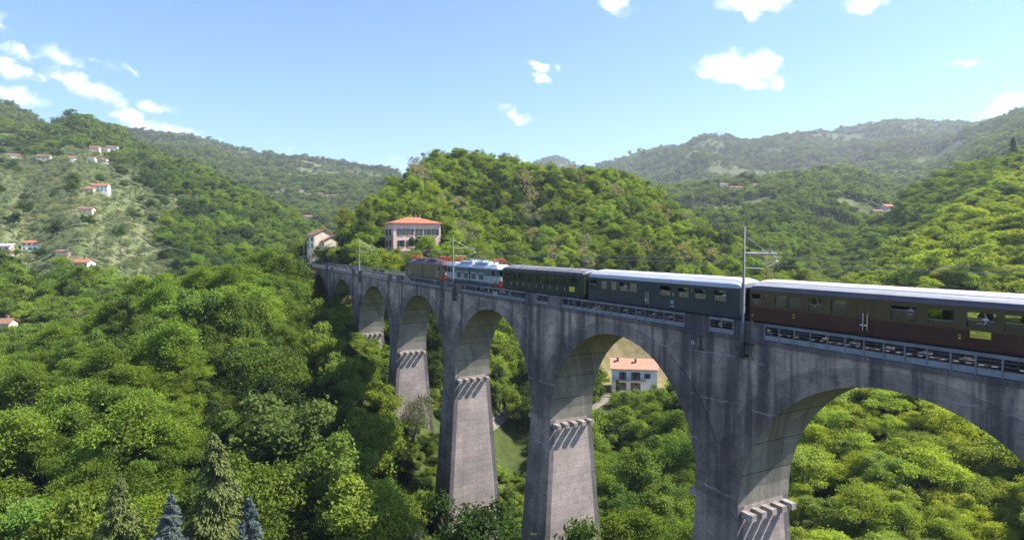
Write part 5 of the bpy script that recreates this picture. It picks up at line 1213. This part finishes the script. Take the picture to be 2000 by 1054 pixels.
# the same for lower crowns that would lean in front of the piers
for (a, b, py, Y) in HOUSES + [(932, 1042, 842, 138), (1120, 1190, 800, 150), (1150, 1290, 700, 186)]:
    m = (TY < Y + 4) & (PXt > a - cr * .8) & (PXt < b + cr * .8); lim2 = py - (9 if Y < 250 else 3)
    g2 = TY * (lim2 - proj(TX, TY, TZ + HGT)[1]) / FPX; HGT = np.where(m & (g2 > 0), HGT - g2, HGT)
    keep &= ~((np.abs(TX - at((a + b) / 2, py, Y)[0]) < (b - a) / 2 / FPX * Y + 2) & (np.abs(TY - Y) < 8))
keep &= HGT > np.where(sp_ == 4, 1.8, np.where(HB, .3, np.where(TY < 250, 1.5, 4.0)))
# ---- drop what the hills hide
can = np.where(groves(XX, YY) > .5, 1.5, 5.5); EL = np.maximum.accumulate((ZZ + can) / YY, 0); EL0 = np.maximum.accumulate(ZZ / YY, 0)
ui = np.clip(np.round((TX / TY - us[0]) / (us[1] - us[0])).astype(int), 0, len(us) - 1); yi = np.clip(np.searchsorted(Ys, TY * .985 - 5) - 1, 0, len(Ys) - 1)
keep &= (TZ + HGT) / TY > np.where((TY < 200) & (HGT < 4), EL0[yi, ui] + .002, EL[yi, ui]) - .004 - .3 / TY
keep &= (proj(TX, TY, TZ + HGT)[1] < 1120)
sel = np.nonzero(keep)[0]
PXt, PYt = tops()
# ---- the three hundred that show largest stand as single trees
inf = sel[(PXt[sel] > -15) & (PXt[sel] < 2015) & (PYt[sel] < 1048) & (TY[sel] < 240) & (HGT[sel] > 3.5)]
under = (ly[inf] > 44) & (PYt[inf] > 560)
score = HGT[inf] / TY[inf] * np.where((ly[inf] > 40) & (PXt[inf] > 1330) & (PYt[inf] > 560) & (PYt[inf] < 760), .2, 1) * np.where(TY[inf] < 55, .6, 1)
single = inf[np.argsort(-score)[:296]]
KN = ['locust', 'broad', 'broad', 'spruce', 'olive', 'sparse']
KW = ['feathery bright green tree', 'rounded leafy tree', 'dense dark tree', 'dark pointed conifer', 'grey green olive tree', 'pale thin tree']
def zonetext(px, py, front, Y):
    if front:
        if px > 640: return ['high', 'halfway down', 'low'][(py > 800) + (py > 920)] + ' beside the foot of the bridge piers'
        c = 'by the left edge' if px < 130 else 'left of the blue spruces' if px < 300 else 'above the light green conifers' if px < 470 else 'nearest the bridge'
        return ('on the crest' if py < 640 else 'high' if py < 760 else 'halfway down' if py < 890 else 'low') + ' on the left woods, ' + c
    if px > 1440 and py > 700: return 'seen through the rightmost arch, ' + ('upper' if py < 840 else 'middle' if py < 950 else 'lower') + (' left' if px < 1640 else ' centre' if px < 1800 else ' right')
    if px > 1440: return 'on the slope behind the brown coach'
    if px > 1140 and py > 620: return 'in the arch framing the white house'
    if px > 1140: return 'behind the grey coach'
    if px > 940 and py > 620: return 'in the arch left of the white house'
    if px > 940: return 'behind the green coach'
    if py > 560: return 'seen through the small left arches'
    return 'by the pink villa' if px > 690 else 'beside the cream house by the line'
fr = front & (TY < 215); used = {}
for i in single:
    k = int(sp_[i]); kn = KN[k]; vi = int(rnd[i] * 997) % 4; cm, tm = lib(kn, 0 if TY[i] < 190 else 1, vi if kn in ('locust', 'broad') else vi % 2)
    z = zonetext(PXt[i], PYt[i], fr[i], TY[i]); lab = KW[k] + ' ' + z
    r = thing('tree', lab, 'tree', (TX[i], TY[i], TZ[i] - .2), float(rn2[i] * 6.28), KW[k] + 's ' + z)
    h = HGT[i] / 9.7; w = max(h, .62) * (1.2 if isD[i] else 1); r.scale = (w * (.92 + .2 * rnd[i]), w * (.92 + .2 * rnd[i]), h)
    c = bpy.data.objects.new('crown', cm); link(c, r); c.color = (*[float(x) for x in TINT[i]], 1)
    link(bpy.data.objects.new('trunk', tm), r)
# ---- conifers of the garden at the bottom and other trees one can name
def special(name, label, kind, px, pyt, Y, tint, wid=1., var=0, zg=None, rz=0.):
    p = at(px, pyt, Y); g = float(terrain(p[0], p[1])) if zg is None else zg; H_ = p[2] - g
    cm, tm = lib(kind, 0, var); r = thing(name, label, 'tree', (p[0], p[1], g - .2), rz); h = H_ / (10 if kind in ('cedar', 'spruce') else 9.7); r.scale = (h * wid, h * wid, h)
    c = bpy.data.objects.new('crown', cm); link(c, r); c.color = (*tint, 1); link(bpy.data.objects.new('trunk', tm), r)
special('conifer', 'tall light green drooping conifer right of the blue spruce at the bottom', 'cedar', 418, 838, 56, (.12, .15, .052), 1.0, 0)
special('conifer', 'light green drooping conifer left of the blue spruce at the bottom', 'cedar', 232, 922, 55, (.11, .14, .048), 1.05, 1)
special('blue_spruce', 'silvery blue spruce between the two light green conifers', 'spruce', 333, 958, 53, (.14, .185, .19), 1.15, 0)
special('blue_spruce', 'silvery blue spruce right of the tall light green conifer', 'spruce', 486, 965, 53, (.11, .15, .165), 1.05, 1)
special('tree', 'pale grey green loose crowned tree in front of the third pier from the left', 'olive', 806, 738, 104, (.17, .19, .12), .62, 0)
special('tree', 'round dark leafy tree in front of the foot of the middle tall pier', 'broad', 925, 985, 78, (.045, .085, .022), 1.15, 1)
special('tree', 'small bright tree at the foot of the pier left of the white house arch', 'broad', 1118, 1012, 66, (.08, .13, .03), .8, 2)
special('tree', 'light yellow green leafy tree at the bottom edge left of the light conifers', 'broad', 150, 955, 58, (.17, .23, .04), .75, 2)
special('tree', 'small lime green tree in the bottom left corner', 'broad', 62, 985, 58, (.16, .21, .05), .8, 1)
special('tree', 'broad leafy tree low on the left woods right of the blue spruces', 'broad', 560, 775, 84, (.12, .175, .05), 1.1, 3)
special('tree', 'tall pale yellow green tree between the cream house and the pink villa, left of two', 'locust', 676, 402, 214, (.19, .22, .06), .7, 1)
special('tree', 'tall light green tree touching the left side of the pink villa', 'broad', 716, 394, 218, (.17, .21, .055), .7, 2)
special('tree', 'dark narrow tree below the tall trees left of the pink villa', 'broad', 672, 462, 206, (.05, .085, .04), .55, 0)
special('conifer', 'lone dark conifer on the skyline at the upper right', 'spruce', 1979, 266, 430, (.02, .04, .022), 1.3, 0)
special('tree', 'dark lone pine on the flank of the central hill', 'broad', 1152, 331, 330, (.02, .038, .018), .8, 3)
special('tree', 'tall cypress like tree beside the steps of the white house', 'broad', 1207, 738, 170, (.06, .11, .025), .33, 0)
for i, (px, pyt, Y, w) in enumerate(((830, 300, 350, .62), (866, 291, 368, .62), (945, 292, 378, .6), (985, 295, 378, .62), (1012, 303, 376, .6))):
    special('tree', 'thin bare looking tree on top of the central hill, ' + ['leftmost', 'second from the left', 'in the middle', 'second from the right', 'rightmost'][i], 'sparse', px, pyt, Y, (.15, .16, .10), w, i % 2)

# ---- everything else: woodland as instanced stuff
rest = np.setdiff1d(sel, single)
def woodland(name, label, cat, members, idx):
    col = bpy.data.collections.new(name + '_kinds')
    for j, (k, l, v_) in enumerate(members):
        o = bpy.data.objects.new('kind_%02d' % j, joined(k, l, v_)); col.objects.link(o)
    keys = {m: j for j, m in enumerate(members)}
    I = np.array([keys[kk(i)] for i in idx])
    P = np.stack([TX[idx], TY[idx], TZ[idx] - .2], 1); h = HGT[idx] / 9.7
    wv = np.where(TY[idx] < 250, np.where(HB[idx], .15 + .14 * rnd[idx], np.maximum(h, .34)), h) * (.95 + .3 * rnd[idx]) * np.where(TY[idx] > 560, 1.3, np.where(TY[idx] > 250, 1.1, 1)) * np.where(sp_[idx] == 4, 1.25, 1) * np.where(isD[idx], 1.25, 1)
    S = np.stack([wv, wv, h], 1); Rz = np.stack([np.zeros(len(idx)), np.zeros(len(idx)), rn2[idx] * 6.28], 1)
    me = bpy.data.meshes.new(name); me.vertices.add(len(P)); me.vertices.foreach_set('co', P.astype(np.float32).ravel())
    for an, ty, val in (('kind', 'INT', I), ('scl', 'FLOAT_VECTOR', S), ('rot', 'FLOAT_VECTOR', Rz), ('tint', 'FLOAT_COLOR', np.concatenate([TINT[idx], np.ones((len(idx), 1))], 1))):
        a = me.attributes.new(an, ty, 'POINT'); a.data.foreach_set('color' if ty == 'FLOAT_COLOR' else 'vector' if ty == 'FLOAT_VECTOR' else 'value', val.astype(np.int32 if ty == 'INT' else np.float32).ravel())
    o = bpy.data.objects.new(name, me); link(o); o.color = (0, 0, 0, 1); tag(o, label, cat, kind='stuff')
    ng = bpy.data.node_groups.new(name, 'GeometryNodeTree'); ng.interface.new_socket('Geometry', in_out='INPUT', socket_type='NodeSocketGeometry'); ng.interface.new_socket('Geometry', in_out='OUTPUT', socket_type='NodeSocketGeometry')
    t = NT(ng); gi = t.new('NodeGroupInput'); go = t.new('NodeGroupOutput'); ip = t.new('GeometryNodeInstanceOnPoints'); ci = t.new('GeometryNodeCollectionInfo')
    ci.inputs['Collection'].default_value = col; ci.inputs['Separate Children'].default_value = True; ci.inputs['Reset Children'].default_value = True
    def na(n, ty): q = t.new('GeometryNodeInputNamedAttribute', data_type=ty); q.inputs[0].default_value = n; return [s for s in q.outputs if s.enabled and s.name == 'Attribute'][0]
    t.l.new(gi.outputs[0], ip.inputs['Points']); t.l.new(ci.outputs[0], ip.inputs['Instance']); ip.inputs['Pick Instance'].default_value = True
    t.l.new(na('kind', 'INT'), ip.inputs['Instance Index']); t.l.new(na('scl', 'FLOAT_VECTOR'), ip.inputs['Scale']); t.l.new(na('rot', 'FLOAT_VECTOR'), ip.inputs['Rotation'])
    t.l.new(ip.outputs[0], go.inputs[0])
    md = o.modifiers.new('scatter', 'NODES'); md.node_group = ng
    return o
def kk(i):
    k = KN[int(sp_[i])]; l = 0 if TY[i] < 150 else 1 if TY[i] < 620 else 2; v_ = int(rnd[i] * 997) % (4 if k in ('locust', 'broad') else 2)
    if l == 2 and k in ('locust', 'sparse'): k = 'broad'
    return (k, l, v_)
def members(ks): return [(k, l, v_) for k in ks for l in (0, 1, 2) for v_ in range(4 if k in ('locust', 'broad') else 2) if not (l == 2 and k in ('locust', 'sparse'))]
ro = rest[sp_[rest] == 4]; rc = rest[sp_[rest] == 3]; rb = rest[(sp_[rest] != 4) & (sp_[rest] != 3)]
woodland('woodland', 'unbroken green broadleaf woodland covering the valley sides and the far hills', 'woodland', members(['locust', 'broad', 'sparse']), rb)
woodland('conifer_wood', 'dark conifer stands scattered over the far hillsides', 'woodland', members(['spruce']), rc)
woodland('olive_grove', 'grey green olive groves on the open terraces of the left hillside', 'olive grove', members(['olive']), ro)
print('TREES', len(sel), len(rest), len(ro), len(rc), 'single', len(single))
